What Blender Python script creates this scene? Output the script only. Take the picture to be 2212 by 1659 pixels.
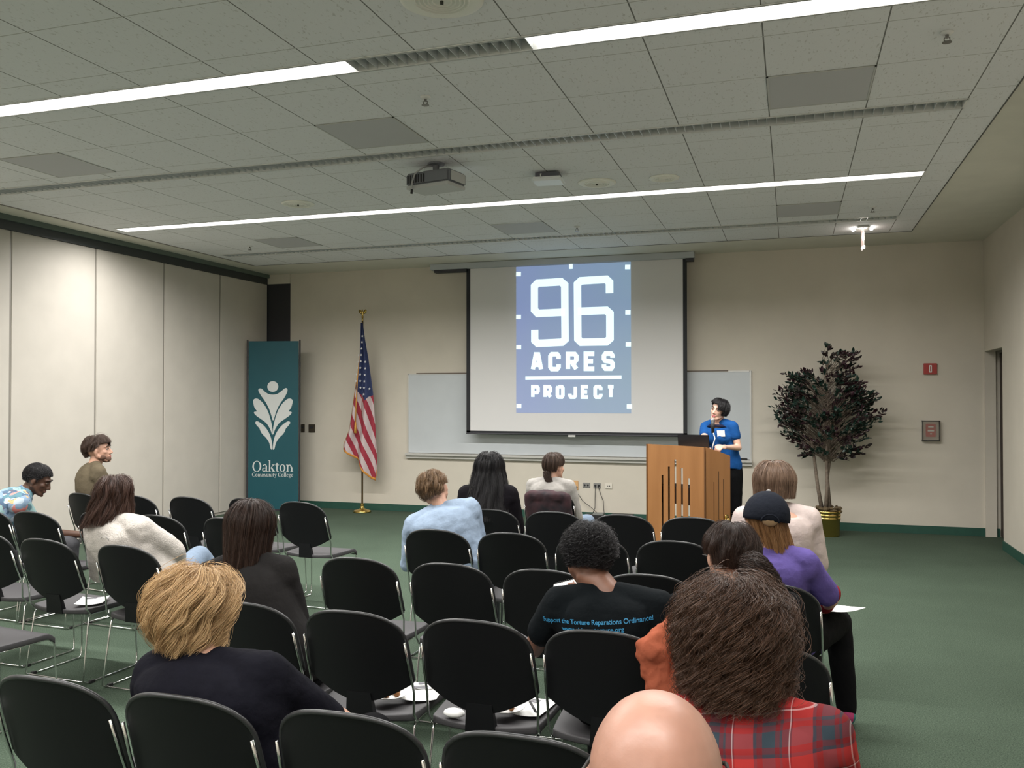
import bpy, bmesh, math, random
import numpy as np
from mathutils import Vector, Matrix, geometry
for o in list(bpy.data.objects): bpy.data.objects.remove(o)
SC = bpy.context.scene
C = SC.collection
R = math.radians
random.seed(4)
RNG = np.random.default_rng(7)

# ------------------------------------------------------------------ camera
EYE = (0.0, 0.0, 1.70)
cd = bpy.data.cameras.new('camera'); cam = bpy.data.objects.new('camera', cd); C.objects.link(cam)
cam.location = EYE
cam.rotation_euler = (R(90 + 0.780), R(0.03), R(17.70))
cd.sensor_width = 36; cd.lens = 30.784; cd.clip_start = 0.05; cd.clip_end = 60
SC.camera = cam
# ------------------------------------------------------------------ world, exposure
w = bpy.data.worlds.new('world'); SC.world = w; w.use_nodes = True
w.node_tree.nodes['Background'].inputs[0].default_value = (0.80, 0.85, 0.80, 1)
w.node_tree.nodes['Background'].inputs[1].default_value = 0.0
SC.view_settings.view_transform = 'Standard'; SC.view_settings.look = 'None'
SC.view_settings.gamma = 1; SC.view_settings.use_curve_mapping = False
SC.view_settings.exposure = 0.14
# room measures (metres)
YF = 11.834; ZC = 3.586; XL = -7.785; XR = 2.223; YB = -3.4
TX = 1.077; TS = 0.605; TY = 5.365; TD = 0.61
LX0 = -7.24
STRIPS = {-2.86: 'lit', -1.03: 'off', 0.80: 'lit', 2.63: 'off', 4.46: 'near', 6.24: 'off', 8.10: 'lit', 10.02: 'off'}
LAMP_W = 42.0      # watts per metre of lit strip
def lamp_area(x0, x1, y, k=1.0):
    L = bpy.data.lights.new('lamp_light', 'AREA'); L.shape = 'RECTANGLE'
    L.size = x1 - x0; L.size_y = 0.13; L.energy = LAMP_W * (x1 - x0) * k; L.color = (1.0, 0.975, 0.945)
    L.spread = R(162)
    o = bpy.data.objects.new('lamp_light', L); C.objects.link(o)
    o.location = ((x0 + x1) / 2, y, ZC - 0.004)
    return o

# ------------------------------------------------------------------ helpers
def tag(o, label=None, cat=None, group=None, kind=None):
    if label: o['label'] = label
    if cat: o['category'] = cat
    if group: o['group'] = group
    if kind: o['kind'] = kind
    return o
def empty(name, loc, rz=0, label=None, cat=None, group=None):
    o = bpy.data.objects.new(name, None); C.objects.link(o)
    o.location = loc; o.rotation_euler = (0, 0, rz); o.empty_display_size = 0.1
    return tag(o, label, cat, group)
MATS = {}
def mat(name, col=(.5, .5, .5), rough=.6, metal=0, emit=None, es=1, spec=None, alpha=None, trans=0, coat=0, sss=0):
    if name in MATS: return MATS[name]
    m = bpy.data.materials.new(name); m.use_nodes = True; b = m.node_tree.nodes['Principled BSDF']
    b.inputs['Base Color'].default_value = (*col, 1); b.inputs['Roughness'].default_value = rough
    b.inputs['Metallic'].default_value = metal
    if spec is not None: b.inputs['Specular IOR Level'].default_value = spec
    if emit: b.inputs['Emission Color'].default_value = (*emit, 1); b.inputs['Emission Strength'].default_value = es
    if trans: b.inputs['Transmission Weight'].default_value = trans
    if coat: b.inputs['Coat Weight'].default_value = coat
    if sss: b.inputs['Subsurface Weight'].default_value = sss; b.inputs['Subsurface Radius'].default_value = (.01, .004, .002)
    MATS[name] = m; return m
def srgb(r, g, b):
    f = lambda c: (c / 255 / 12.92) if c / 255 < .04045 else ((c / 255 + .055) / 1.055) ** 2.4
    return (f(r), f(g), f(b))
def nt(m): return m.node_tree.nodes, m.node_tree.links, m.node_tree.nodes['Principled BSDF']
def noisy(m, scale=40, amt=.15, bump=0, bscale=None, stretch=None, coord='Object', detail=3, col2=None):
    """vary base colour with noise, and optional bump"""
    N, L, b = nt(m); tc = N.new('ShaderNodeTexCoord'); src = tc.outputs[coord]
    if stretch:
        mp = N.new('ShaderNodeMapping'); mp.inputs['Scale'].default_value = stretch; L.new(src, mp.inputs[0]); src = mp.outputs[0]
    n = N.new('ShaderNodeTexNoise'); n.inputs['Scale'].default_value = scale; n.inputs['Detail'].default_value = detail; L.new(src, n.inputs['Vector'])
    c = b.inputs['Base Color'].default_value[:3]
    mx = N.new('ShaderNodeMix'); mx.data_type = 'RGBA'
    c2 = col2 or tuple(v * (1 + amt) for v in c)
    mx.inputs[6].default_value = (*[v * (1 - amt) for v in c], 1); mx.inputs[7].default_value = (*c2, 1)
    rp = N.new('ShaderNodeMapRange'); rp.inputs[1].default_value = .3; rp.inputs[2].default_value = .7
    L.new(n.outputs[0], rp.inputs[0]); L.new(rp.outputs[0], mx.inputs[0]); L.new(mx.outputs[2], b.inputs['Base Color'])
    if bump:
        n2 = N.new('ShaderNodeTexNoise'); n2.inputs['Scale'].default_value = bscale or scale; n2.inputs['Detail'].default_value = 4; L.new(src, n2.inputs['Vector'])
        bp = N.new('ShaderNodeBump'); bp.inputs['Strength'].default_value = bump; bp.inputs['Distance'].default_value = .01
        L.new(n2.outputs[0], bp.inputs['Height']); L.new(bp.outputs[0], b.inputs['Normal'])
    return m
def mesh_np(name, V, Q):
    """fast mesh from (n,3) verts and (m,k) faces"""
    me = bpy.data.meshes.new(name); V = np.asarray(V, dtype=np.float32); Q = np.asarray(Q, dtype=np.int32)
    k = Q.shape[1]
    me.vertices.add(len(V)); me.vertices.foreach_set('co', V.ravel())
    me.loops.add(Q.size); me.loops.foreach_set('vertex_index', Q.ravel())
    me.polygons.add(len(Q)); me.polygons.foreach_set('loop_start', np.arange(0, Q.size, k, dtype=np.int32))
    me.update(calc_edges=True); me.validate(); return me
class MB:
    def __init__(s): s.v = []; s.f = []
    def add(s, v, f):
        n = len(s.v); s.v += [tuple(p) for p in v]; s.f += [tuple(i + n for i in q) for q in f]; return s
    def box(s, a, b, M=None):
        (x0, y0, z0), (x1, y1, z1) = a, b
        v = [(x0, y0, z0), (x1, y0, z0), (x1, y1, z0), (x0, y1, z0), (x0, y0, z1), (x1, y0, z1), (x1, y1, z1), (x0, y1, z1)]
        if M is not None: v = [M @ Vector(p) for p in v]
        return s.add(v, [(0, 3, 2, 1), (4, 5, 6, 7), (0, 1, 5, 4), (1, 2, 6, 5), (2, 3, 7, 6), (3, 0, 4, 7)])
    def tube(s, pts, r, seg=8, caps=True):
        pts = [Vector(p) for p in pts]; n = len(pts); rr = r if isinstance(r, (list, tuple)) else [r] * n
        ref = Vector((0, 0, 1)); V = []; F = []
        t0 = (pts[1] - pts[0]).normalized()
        if abs(t0.dot(ref)) > .95: ref = Vector((1, 0, 0))
        nx = t0.cross(ref).normalized()
        for i, p in enumerate(pts):
            t = (pts[min(i + 1, n - 1)] - pts[max(i - 1, 0)]).normalized()
            nx = (nx - t * nx.dot(t)).normalized(); ny = t.cross(nx)
            for k in range(seg):
                a = 2 * math.pi * k / seg; V.append(p + (nx * math.cos(a) + ny * math.sin(a)) * rr[i])
        for i in range(n - 1):
            for k in range(seg):
                k2 = (k + 1) % seg; F.append((i * seg + k, i * seg + k2, (i + 1) * seg + k2, (i + 1) * seg + k))
        if caps: F.append(tuple(range(seg))[::-1]); F.append(tuple((n - 1) * seg + k for k in range(seg)))
        return s.add(V, F)
    def capsule(s, a, b, ra, rb, seg=14):
        a = Vector(a); b = Vector(b); t = (b - a); L = t.length; t = t / L if L > 1e-6 else Vector((0, 0, 1))
        pts = []; rr = []
        for k in range(4): an = math.pi / 2 * k / 4; pts.append(a - t * ra * math.cos(an)); rr.append(max(ra * math.sin(an), ra * .05))
        pts.append(a); rr.append(ra); pts.append(b); rr.append(rb)
        for k in range(3, -1, -1): an = math.pi / 2 * k / 4; pts.append(b + t * rb * math.cos(an)); rr.append(max(rb * math.sin(an), rb * .05))
        return s.tube(pts, rr, seg)
    def ell(s, c, r, M=None, nu=16, nv=10):
        c = Vector(c); V = []; F = []
        for j in range(nv + 1):
            ph = math.pi * j / nv
            for i in range(nu):
                a = 2 * math.pi * i / nu; p = Vector((r[0] * math.sin(ph) * math.cos(a), r[1] * math.sin(ph) * math.sin(a), r[2] * math.cos(ph)))
                if j in (0, nv): p = Vector((r[0] * 1e-3 * math.cos(a), r[1] * 1e-3 * math.sin(a), p.z))
                if M is not None: p = M @ p
                V.append(c + p)
        for j in range(nv):
            for i in range(nu):
                i2 = (i + 1) % nu; F.append((j * nu + i, (j + 1) * nu + i, (j + 1) * nu + i2, j * nu + i2))
        F.append(tuple(range(nu))); F.append(tuple(nv * nu + i for i in range(nu))[::-1])
        return s.add(V, F)
    def lathe(s, prof, seg=24, c=(0, 0, 0)):
        V = []; F = []; n = len(prof)
        for (r, z) in prof:
            for k in range(seg): a = 2 * math.pi * k / seg; V.append((c[0] + r * math.cos(a), c[1] + r * math.sin(a), c[2] + z))
        for i in range(n - 1):
            for k in range(seg): k2 = (k + 1) % seg; F.append((i * seg + k, i * seg + k2, (i + 1) * seg + k2, (i + 1) * seg + k))
        F.append(tuple(range(seg))[::-1]); F.append(tuple((n - 1) * seg + k for k in range(seg)))
        return s.add(V, F)
    def loft(s, rings, seg=20):
        """rings: (centre, xaxis, yaxis, hw, hd)"""
        V = []; F = []; n = len(rings)
        for (c, x, y, hw, hd) in rings:
            for k in range(seg):
                a = 2 * math.pi * k / seg; ca = math.cos(a); sa = math.sin(a)
                e = .86; V.append(Vector(c) + Vector(x) * hw * math.copysign(abs(ca) ** e, ca) + Vector(y) * hd * math.copysign(abs(sa) ** e, sa))
        for i in range(n - 1):
            for k in range(seg): k2 = (k + 1) % seg; F.append((i * seg + k, i * seg + k2, (i + 1) * seg + k2, (i + 1) * seg + k))
        F.append(tuple(range(seg))[::-1]); F.append(tuple((n - 1) * seg + k for k in range(seg)))
        return s.add(V, F)
    def build(s, name, m, parent=None, smooth=False, bevel=0, loc=None):
        me = bpy.data.meshes.new(name); me.from_pydata(s.v, [], s.f); me.update()
        bm = bmesh.new(); bm.from_mesh(me); bmesh.ops.recalc_face_normals(bm, faces=bm.faces)
        if bevel: bmesh.ops.bevel(bm, geom=bm.edges[:], offset=bevel, segments=2, affect='EDGES', clamp_overlap=True)
        bm.to_mesh(me); bm.free()
        ms = m if isinstance(m, (list, tuple)) else [m]
        for x in ms: me.materials.append(x)
        if smooth: me.polygons.foreach_set('use_smooth', [True] * len(me.polygons))
        o = bpy.data.objects.new(name, me); C.objects.link(o)
        if parent: o.parent = parent
        if loc: o.location = loc
        return o
def origin_to(o, p):
    """move an unparented object's origin without moving its mesh"""
    p = Vector(p); o.data.transform(Matrix.Translation(-(p - o.location))); o.location = p; return o
def parent_keep(ch, par):
    ch.parent = par; ch.matrix_parent_inverse = Matrix.Identity(4)
    ch.data.transform(Matrix.Translation(-Vector(par.location))) if ch.type == 'MESH' else None
    return ch
def struct(o, label=None): o['kind'] = 'structure'; return o
def solid(name, mb, m, a, b=None, **k): pass

# ------------------------------------------------------------------ materials
M_wall = noisy(mat('wall_paint', (.575, .53, .45), .75), 3, .03, .06, 180)
M_part = noisy(mat('partition_vinyl', (.53, .495, .44), .7), 4, .03, .05, 300)
M_dark = mat('dark_charcoal', (.028, .028, .034), .5)
M_seam = mat('seam_strip', (.25, .23, .20), .5)
M_dry = noisy(mat('ceiling_drywall', (.66, .64, .56), .85), 4, .03)
M_white = mat('white_metal', (.72, .72, .70), .4)
M_grille = mat('return_grille', (.50, .50, .51), .7)
M_green = noisy(mat('green_baseboard', srgb(34, 74, 62), .5), 20, .08)
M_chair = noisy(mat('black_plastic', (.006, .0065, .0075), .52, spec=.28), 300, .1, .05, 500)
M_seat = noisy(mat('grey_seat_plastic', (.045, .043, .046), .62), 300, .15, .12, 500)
M_chrome = mat('chrome', (.75, .75, .75), .16, 1)
M_brass = mat('brass', (.62, .44, .14), .22, 1)
M_black = mat('black_rubber', (.012, .012, .013), .5)
M_alu = mat('brushed_aluminium', (.55, .55, .53), .45, .5)
M_paper = mat('white_paper', (.80, .80, .78), .7)

def carpet():
    m = mat('green_carpet', (.07, .13, .08), .95, spec=.1); N, L, b = nt(m)
    tc = N.new('ShaderNodeTexCoord')
    n1 = N.new('ShaderNodeTexNoise'); n1.inputs['Scale'].default_value = 140; n1.inputs['Detail'].default_value = 3
    n2 = N.new('ShaderNodeTexNoise'); n2.inputs['Scale'].default_value = 1.3; n2.inputs['Detail'].default_value = 4
    for n in (n1, n2): L.new(tc.outputs['Object'], n.inputs['Vector'])
    r = N.new('ShaderNodeValToRGB'); e = r.color_ramp.elements
    e[0].position = .32; e[0].color = (.034, .052, .036, 1); e[1].position = .70; e[1].color = (.092, .125, .090, 1)
    L.new(n1.outputs[0], r.inputs[0])
    mx = N.new('ShaderNodeMix'); mx.data_type = 'RGBA'; mx.blend_type = 'MULTIPLY'; mx.inputs[0].default_value = .5
    r2 = N.new('ShaderNodeMapRange'); r2.inputs[1].default_value = .3; r2.inputs[2].default_value = .7; r2.inputs[3].default_value = .8; r2.inputs[4].default_value = 1.15
    L.new(n2.outputs[0], r2.inputs[0]); L.new(r.outputs[0], mx.inputs[6]); L.new(r2.outputs[0], mx.inputs[7]); L.new(mx.outputs[2], b.inputs['Base Color'])
    bp = N.new('ShaderNodeBump'); bp.inputs['Strength'].default_value = .5; bp.inputs['Distance'].default_value = .006
    L.new(n1.outputs[0], bp.inputs['Height']); L.new(bp.outputs[0], b.inputs['Normal']); return m
M_carpet = carpet()

def tiles():
    m = mat('ceiling_tile', (.62, .61, .57), .9); N, L, b = nt(m)
    tc = N.new('ShaderNodeTexCoord'); sp = N.new('ShaderNodeSeparateXYZ'); L.new(tc.outputs['Object'], sp.inputs[0])
    def line(sock, off, pitch, width):
        a = N.new('ShaderNodeMath'); a.operation = 'SUBTRACT'; a.inputs[1].default_value = off; L.new(sock, a.inputs[0])
        d = N.new('ShaderNodeMath'); d.operation = 'PINGPONG'; d.inputs[1].default_value = pitch / 2; L.new(a.outputs[0], d.inputs[0])
        c = N.new('ShaderNodeMath'); c.operation = 'LESS_THAN'; c.inputs[1].default_value = width; L.new(d.outputs[0], c.inputs[0]); return c.outputs[0]
    gx = line(sp.outputs[0], TX, TS, .0038); gy = line(sp.outputs[1], TY, TD, .0035)
    n = N.new('ShaderNodeTexNoise'); n.inputs['Scale'].default_value = 45; n.inputs['Detail'].default_value = 4; n.inputs['Roughness'].default_value = .6
    mp = N.new('ShaderNodeMapping'); mp.inputs['Scale'].default_value = (1.6, .6, 1); L.new(tc.outputs['Object'], mp.inputs[0]); L.new(mp.outputs[0], n.inputs['Vector'])
    cr = N.new('ShaderNodeValToRGB'); e = cr.color_ramp.elements; e[0].position = .33; e[0].color = (.58, .575, .56, 1); e[1].position = .40; e[1].color = (.76, .765, .775, 1)
    L.new(n.outputs[0], cr.inputs[0])
    m1 = N.new('ShaderNodeMix'); m1.data_type = 'RGBA'; m1.inputs[7].default_value = (.17, .17, .16, 1); L.new(gx, m1.inputs[0]); L.new(cr.outputs[0], m1.inputs[6])
    m2 = N.new('ShaderNodeMix'); m2.data_type = 'RGBA'; m2.inputs[7].default_value = (.46, .455, .43, 1); L.new(gy, m2.inputs[0]); L.new(m1.outputs[2], m2.inputs[6])
    L.new(m2.outputs[2], b.inputs['Base Color']); return m
M_tile = tiles()

def wood(name, c1, c2, axis=(1, 1, .08), sc=22):
    m = mat(name, c1, .38); N, L, b = nt(m); tc = N.new('ShaderNodeTexCoord'); mp = N.new('ShaderNodeMapping')
    mp.inputs['Scale'].default_value = axis; L.new(tc.outputs['Object'], mp.inputs[0])
    n = N.new('ShaderNodeTexNoise'); n.inputs['Scale'].default_value = sc; n.inputs['Detail'].default_value = 6; L.new(mp.outputs[0], n.inputs['Vector'])
    r = N.new('ShaderNodeValToRGB'); r.color_ramp.elements[0].position = .3; r.color_ramp.elements[1].position = .7
    r.color_ramp.elements[0].color = (*c1, 1); r.color_ramp.elements[1].color = (*c2, 1); L.new(n.outputs[0], r.inputs[0]); L.new(r.outputs[0], b.inputs['Base Color']); return m
M_oak = wood('oak_veneer', (.25, .108, .034), (.32, .145, .050), (1, 1, .12), 9)

# ------------------------------------------------------------------ room shell
YB0 = YB
mb = MB().box((-8.3, YB, -.1), (3.0, YF + .3, 0)); struct(mb.build('floor', M_carpet))
# front wall and its return
mb = MB().box((-7.37, YF, 0), (3.0, YF + .15, ZC + .02)); struct(mb.build('wall_front', M_wall))
# corner post behind the partition end and bulkhead above
mb = MB().box((-8.0, YF + .02, 0), (-7.37, YF + .15, 3.44)); struct(mb.build('trim_1', M_dark))
mb = MB().box((-8.0, YF - .02, 3.44), (-7.37, YF + .15, ZC + .02)); struct(mb.build('wall_bulkhead', M_wall))
# left wall: operable partition in panels, with seams
mb = MB().box((XL - .12, YB, 0), (XL - .02, YF + .1, ZC + .02)); struct(mb.build('wall_left', M_part))
seams = [7.128 + 1.1757 * k for k in range(-9, 4)]
edges = [YB] + [y for y in seams if y > YB] + [YF + .01]
for i in range(len(edges) - 1):
    MBp = MB().box((XL - .02, edges[i] + .012, .04), (XL, edges[i + 1] - .012, 3.435))
    k_ = len(edges) - 2 - i
    if k_ > 4: struct(MBp.build('wall_left_panel', M_part)); continue
    tag(MBp.build('partition_panel', M_part, bevel=.004), ['cream folding partition panel next to the dark corner post, behind the banner', 'cream folding partition panel, second from the banner', 'cream folding partition panel, third from the banner', 'cream folding partition panel, fourth from the banner, behind the olive sweater man', 'cream folding partition panel cut by the left edge of the photo'][k_], 'partition panel', 'operable partition panels on the left wall')
sm = MB()
for y in seams: sm.box((XL - .019, y - .011, .04), (XL - .006, y + .011, 3.43))
struct(sm.build('trim_2', M_seam))
# partition track, green trim and drywall border
struct(MB().box((XL - .02, YB, 3.435), (XL + .02, YF, 3.53)).build('trim_3', mat('track_black', (.035, .04, .04), .5)))
struct(MB().box((XL - .02, YB, 3.53), (XL + .055, YF, ZC)).build('trim_4', mat('track_green', srgb(92, 104, 96), .6)))
# right wall with door opening (Y 10.87..11.82, up to 2.236)
DY0, DY1, DZ = 10.87, 11.80, 2.236
mb = MB().box((XR, YB, 0), (XR + .12, DY0, ZC + .02)).box((XR, DY0, DZ), (XR + .12, DY1, ZC + .02)).box((XR, DY1, 0), (XR + .12, YF + .1, ZC + .02))
struct(mb.build('wall_right', M_wall))
mb = MB().box((XR + .12, DY0 - .6, 0), (XR + .20, DY0, DZ + .6)).box((XR + .70, DY0 - .6, 0), (XR + .78, YF + .3, 2.7)).box((XR + .12, DY0 - .6, DZ + .3), (XR + .78, YF + .3, DZ + .38))
struct(mb.build('wall_vestibule', M_wall))
dr = MB().box((XR + .165, DY0 + .02, .01), (XR + .210, YF - .02, DZ - .02)).build('door_1', mat('door_brown', (.035, .024, .018), .5)); struct(dr)
MB().box((XR + .152, DY0 + .06, .90), (XR + .165, DY0 + .12, 1.45)).build('door_push_plate', mat('dark_bronze', (.03, .025, .02), .4, .5), dr)
struct(MB().box((-8.3, YB - .12, 0), (3.0, YB, ZC + .02)).build('wall_back', M_wall))
# baseboards
struct(MB().box((-7.37, YF - .012, 0), (XR, YF, .10)).build('baseboard_front', M_green))
struct(MB().box((XR - .012, YB, 0), (XR, DY0, .10)).build('baseboard_right', M_green))
struct(MB().box((XR, YF - .012, 0), (XR + .16, YF, .10)).build('baseboard_door', M_green))
# ceiling: tile field with slots for the light strips, and a drywall border
TX0, TX1, TY1 = -7.40, 1.32, 10.93
FX0, FX1 = LX0 - .01, TX + .005
mb = MB(); ys = [YB] + sum([[y - .095, y + .095] for y in sorted(STRIPS)], []) + [TY1]
for i in range(0, len(ys), 2): mb.box((TX0, ys[i], ZC), (TX1, ys[i + 1], ZC + .02))
for y in STRIPS: mb.box((TX0, y - .095, ZC), (FX0, y + .095, ZC + .02)).box((FX1, y - .095, ZC), (TX1, y + .095, ZC + .02))
struct(mb.build('ceiling', M_tile))
mb = MB().box((-8.0, TY1, ZC), (3.0, YF, ZC + .02)).box((TX1, YB, ZC), (3.0, TY1, ZC + .02)).box((-8.0, YB, ZC), (TX0, TY1, ZC + .02))
struct(mb.build('ceiling_border', M_dry))
struct(MB().box((TX0 - .012, YB, ZC - .006), (TX0 + .012, TY1, ZC)).build('trim_5', M_seam))
struct(MB().box((TX1 - .004, YB, ZC - .004), (TX1 + .004, TY1, ZC)).box((TX0, TY1 - .004, ZC - .004), (TX1, TY1 + .004, ZC)).build('trim_6', mat('tile_edge_shadow_gap', (.10, .10, .09), .8)))

# ------------------------------------------------------------------ ceiling light strips
M_diff = mat('lit_diffuser', (.9, .9, .9), .5, emit=(1.0, .97, .93), es=3.2)
M_louv = mat('louver_metal', (.62, .65, .66), .35, .3)
def strip(y, mode, label):
    t = empty('light_fixture', (FX0, y, ZC), 0, label, 'ceiling light', 'long recessed ceiling light strips')
    Lx = FX1 - FX0
    h = MB()
    for s in (-1, 1):
        h.box((0, s * .095 - .012 * (s > 0), -.006), (Lx, s * .095 + .012 * (s < 0), .10))
        h.box((0, s * .095 - .004, -.006), (Lx, s * .095 + .004, -.001))
    h.box((0, -.095, .10), (Lx, .095, .11)).box((0, -.095, -.006), (.012, .095, .1)).box((Lx - .012, -.095, -.006), (Lx, .095, .1))
    h.build('housing', M_white, t)
    if mode == 'lit': segs = [(FX0 + .015, FX1 - .015)]
    elif mode == 'near': segs = [(FX0 + .015, -2.41), (-1.30, FX1 - .015)]
    else: segs = []
    for a, b in segs:
        MB().box((a - FX0, -.082, .004), (b - FX0, .082, .012)).build('diffuser', M_diff, t)
        lamp_area(a, b, y, .62 if y < 1 else 1.0)
    x = FX0 + .03; lv = MB()
    while x < FX1 - .03:
        if not any(a < x < b for a, b in segs): lv.box((x - FX0 - .0015, -.083, -.002), (x - FX0 + .0015, .083, .055))
        x += .062
    if lv.v:
        lv.box((0.02, -.082, .056), (Lx - .02, .082, .060)) if mode == 'off' else lv.box((-2.40 - FX0, -.082, .056), (-1.31 - FX0, .082, .060))
        lv.build('louver', M_louv, t)
    return t
SL = {-2.86: 'lit ceiling light strip at the back of the room', -1.03: 'unlit ceiling light strip behind the camera', .80: 'lit ceiling light strip over the last chairs',
      2.63: 'unlit ceiling light strip over the near chairs', 4.46: 'nearest visible ceiling light strip, two lit stretches with an unlit louvred gap between',
      6.24: 'unlit louvred ceiling light strip just before the projector', 8.10: 'fully lit ceiling light strip beyond the projector', 10.02: 'unlit thin ceiling light strip nearest the screen'}
for y, mde in STRIPS.items(): strip(y, mde, SL[y])
# air return tiles
for (x, y, lb) in [(-.133, 5.365, 'grey return grille tile at right between the near and middle light strips'),
                   (-.133, 9.03, 'grey return grille tile at right before the farthest light strip'),
                   (-3.158, 5.365, 'grey return grille tile behind the projector toward the camera'),
                   (-6.183, 9.08, 'grey return grille tile at the far left of the ceiling'),
                   (-3.158, 9.08, 'grey return grille tile in front of the screen catching the projector glow'),
                   (-6.0, 5.365, 'grey return grille tile at the left edge near the folding partition')]:
    t = empty('return_grille', (x, y, ZC), 0, lb, 'air grille', 'square air return tiles in the ceiling')
    MB().box((.006, .006, -.004), (TS - .006, TD - .006, -.001)).build('grille_panel', M_grille, t)
    MB().box((0, 0, -.006), (.01, TD, -.001)).box((TS - .01, 0, -.006), (TS, TD, -.001)).box((0, 0, -.006), (TS, .01, -.001)).box((0, TD - .01, -.006), (TS, TD, -.001)).build('frame', mat('grille_frame', (.5, .5, .48), .6), t)
# round diffusers and speakers
def rounddisc(x, y, r, lb, ridge=True, dot=True, cat='ceiling diffuser'):
    t = empty('ceiling_diffuser' if ridge else 'ceiling_speaker', (x, y, ZC), 0, lb, cat)
    MB().lathe([(r * .2, -.001), (r, -.001), (r, -.006), (r * .86, -.014), (r * .70, -.010)], 40).build('rim', mat('off_white_enamel', (.84, .83, .76), .5), t, True)
    rr = MB()
    k = r * .66
    while k > r * .14: rr.lathe([(k, -.006), (k, -.016), (k - .006, -.017), (k - .006, -.006)], 40); k -= .021
    rr.build('rings' if ridge else 'mesh_cover', mat('off_white_enamel', (.84, .83, .76), .5), t, True)
    if dot: MB().lathe([(.009, -.004), (.009, -.024), (.004, -.026)], 12).build('centre_screw', mat('dark_screw', (.04, .04, .03), .5), t)
rounddisc(-1.63, 7.58, .17, 'round off-white ceiling diffuser beside the access point, before the lit strip')
rounddisc(-1.04, 7.59, .13, 'flat round ceiling speaker right of the round diffuser, no centre screw', False, False, 'ceiling speaker')
rounddisc(-1.575, 3.84, .20, 'big round ceiling diffuser at the top edge of the photo')
rounddisc(-4.60, 7.52, .16, 'faint round ceiling diffuser left of the projector')
def sprinkler(x, y, lb):
    t = empty('fire_sprinkler', (x, y, ZC), 0, lb, 'sprinkler', 'ceiling fire sprinklers')
    MB().lathe([(.034, 0), (.034, -.004), (.024, -.012), (.01, -.014)], 20).build('escutcheon', M_white, t, True)
    m = MB().lathe([(.009, -.01), (.009, -.03)], 10); m.tube([(.012, 0, -.028), (.014, 0, -.042), (0, 0, -.052)], .003, 6); m.tube([(-.012, 0, -.028), (-.014, 0, -.042), (0, 0, -.052)], .003, 6)
    m.lathe([(.004, -.05), (.024, -.052), (.024, -.055), (.004, -.056)], 14)
    m.build('nozzle', mat('sprinkler_steel', (.22, .21, .20), .35, .8), t)
for a in [(-2.19, 5.07, 'ceiling sprinkler above the projector toward the camera'), (.777, 4.99, 'ceiling sprinkler at the top right by the near light strip'),
          (.781, 9.40, 'ceiling sprinkler near the exit sign'), (-2.27, 9.50, 'ceiling sprinkler in front of the screen'), (-6.47, 9.45, 'ceiling sprinkler at the far left of the ceiling')]: sprinkler(*a)

# ------------------------------------------------------------------ projector
t = empty('ceiling_projector', (-2.74, 6.56, ZC), R(-12), 'grey projector hanging from a ceiling pole before the lit strip', 'projector')
pm = mat('projector_grey', (.17, .18, .20), .5); pm2 = mat('projector_light_grey', (.50, .51, .50), .5)
MB().lathe([(.07, 0), (.07, -.012), (.03, -.02)], 20).lathe([(.026, -.01), (.026, -.075)], 14).build('mount_pole', pm, t, False)
MB().box((-.07, -.08, -.085), (.07, .08, -.072)).box((-.06, -.004, -.09), (.06, .004, -.05)).build('mount_bracket', pm, t)
MB().box((-.21, -.13, -.19), (.21, .13, -.085)).build('case', pm, t, bevel=.015)
MB().box((.212, -.10, -.175), (.216, .10, -.10)).box((-.20, -.128, -.215), (.20, .125, -.188)).build('side_cover', pm2, t)
g = MB()
for k in range(7): g.box((-.19 + k * .026, -.134, -.17), (-.178 + k * .026, -.130, -.105))
g.build('vent_slots', M_black, t)
MB().tube([(.10, .128, -.14), (.10, .165, -.14)], .042, 20).build('lens_barrel', M_black, t)
MB().tube([(.10, .1655, -.14), (.10, .167, -.14)], .032, 20).build('lens', mat('lit_lens', (.4, .5, .6), .1, emit=(.75, .88, 1), es=3), t)
MB().tube([(-.02, -.04, -.02), (-.05, -.11, -.05), (-.10, -.15, -.10), (-.125, -.155, -.17), (-.13, -.15, -.235)], .007, 8).build('cable', mat('pale_cable', (.42, .42, .42), .5), t, True)
MB().tube([(-.13, -.15, -.225), (-.135, -.15, -.26)], .010, 8).build('cable_plug', M_black, t)
# access point
t = empty('wireless_access_point', (-1.95, 7.13, ZC), R(5), 'flat white wireless access point hanging below the ceiling', 'access point')
MB().box((-.13, -.11, -.085), (.13, .11, -.05)).build('case', mat('ap_white', (.80, .82, .82), .4), t, bevel=.014)
MB().box((-.10, -.08, -.05), (.10, .08, -.012)).build('mount_box', mat('ap_dark', (.10, .10, .12), .5), t)
MB().tube([(-.04, -.02, -.012), (-.05, -.10, -.03), (-.045, -.115, -.06)], .005, 8).build('cable', M_white, t)
# exit sign
t = empty('exit_sign', (.77, 10.54, ZC), 0, 'edge-lit exit sign with clear panel hanging from the ceiling at right', 'exit sign')
MB().box((-.07, -.16, -.025), (.07, .16, 0)).build('canopy', mat('canopy_silver', (.6, .6, .58), .3, .6), t, bevel=.01)
for s in (-1, 1): MB().ell((s * .095, 0, -.012), (.022, .11, .016)).build('lamp', mat('sign_lamp', (.9, .9, .9), .4, emit=(1, .98, .92), es=6), t, True)
MB().box((-.006, -.14, -.235), (.006, .14, -.02)).build('clear_panel', mat('sign_acrylic', (.75, .55, .5), .08, emit=(1, .80, .72), es=.42, trans=.6), t)
MB().box((-.022, -.15, -.252), (-.004, -.06, -.235)).box((-.008, -.15, -.255), (.014, -.10, -.22)).build('panel_tip', mat('sign_tip', (.9, .9, .9), .3, emit=(1, 1, 1), es=2), t)
L = bpy.data.lights.new('exit_lamp', 'POINT'); L.energy = 1.6; L.shadow_soft_size = .05; L.color = (1, .96, .88)
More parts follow.
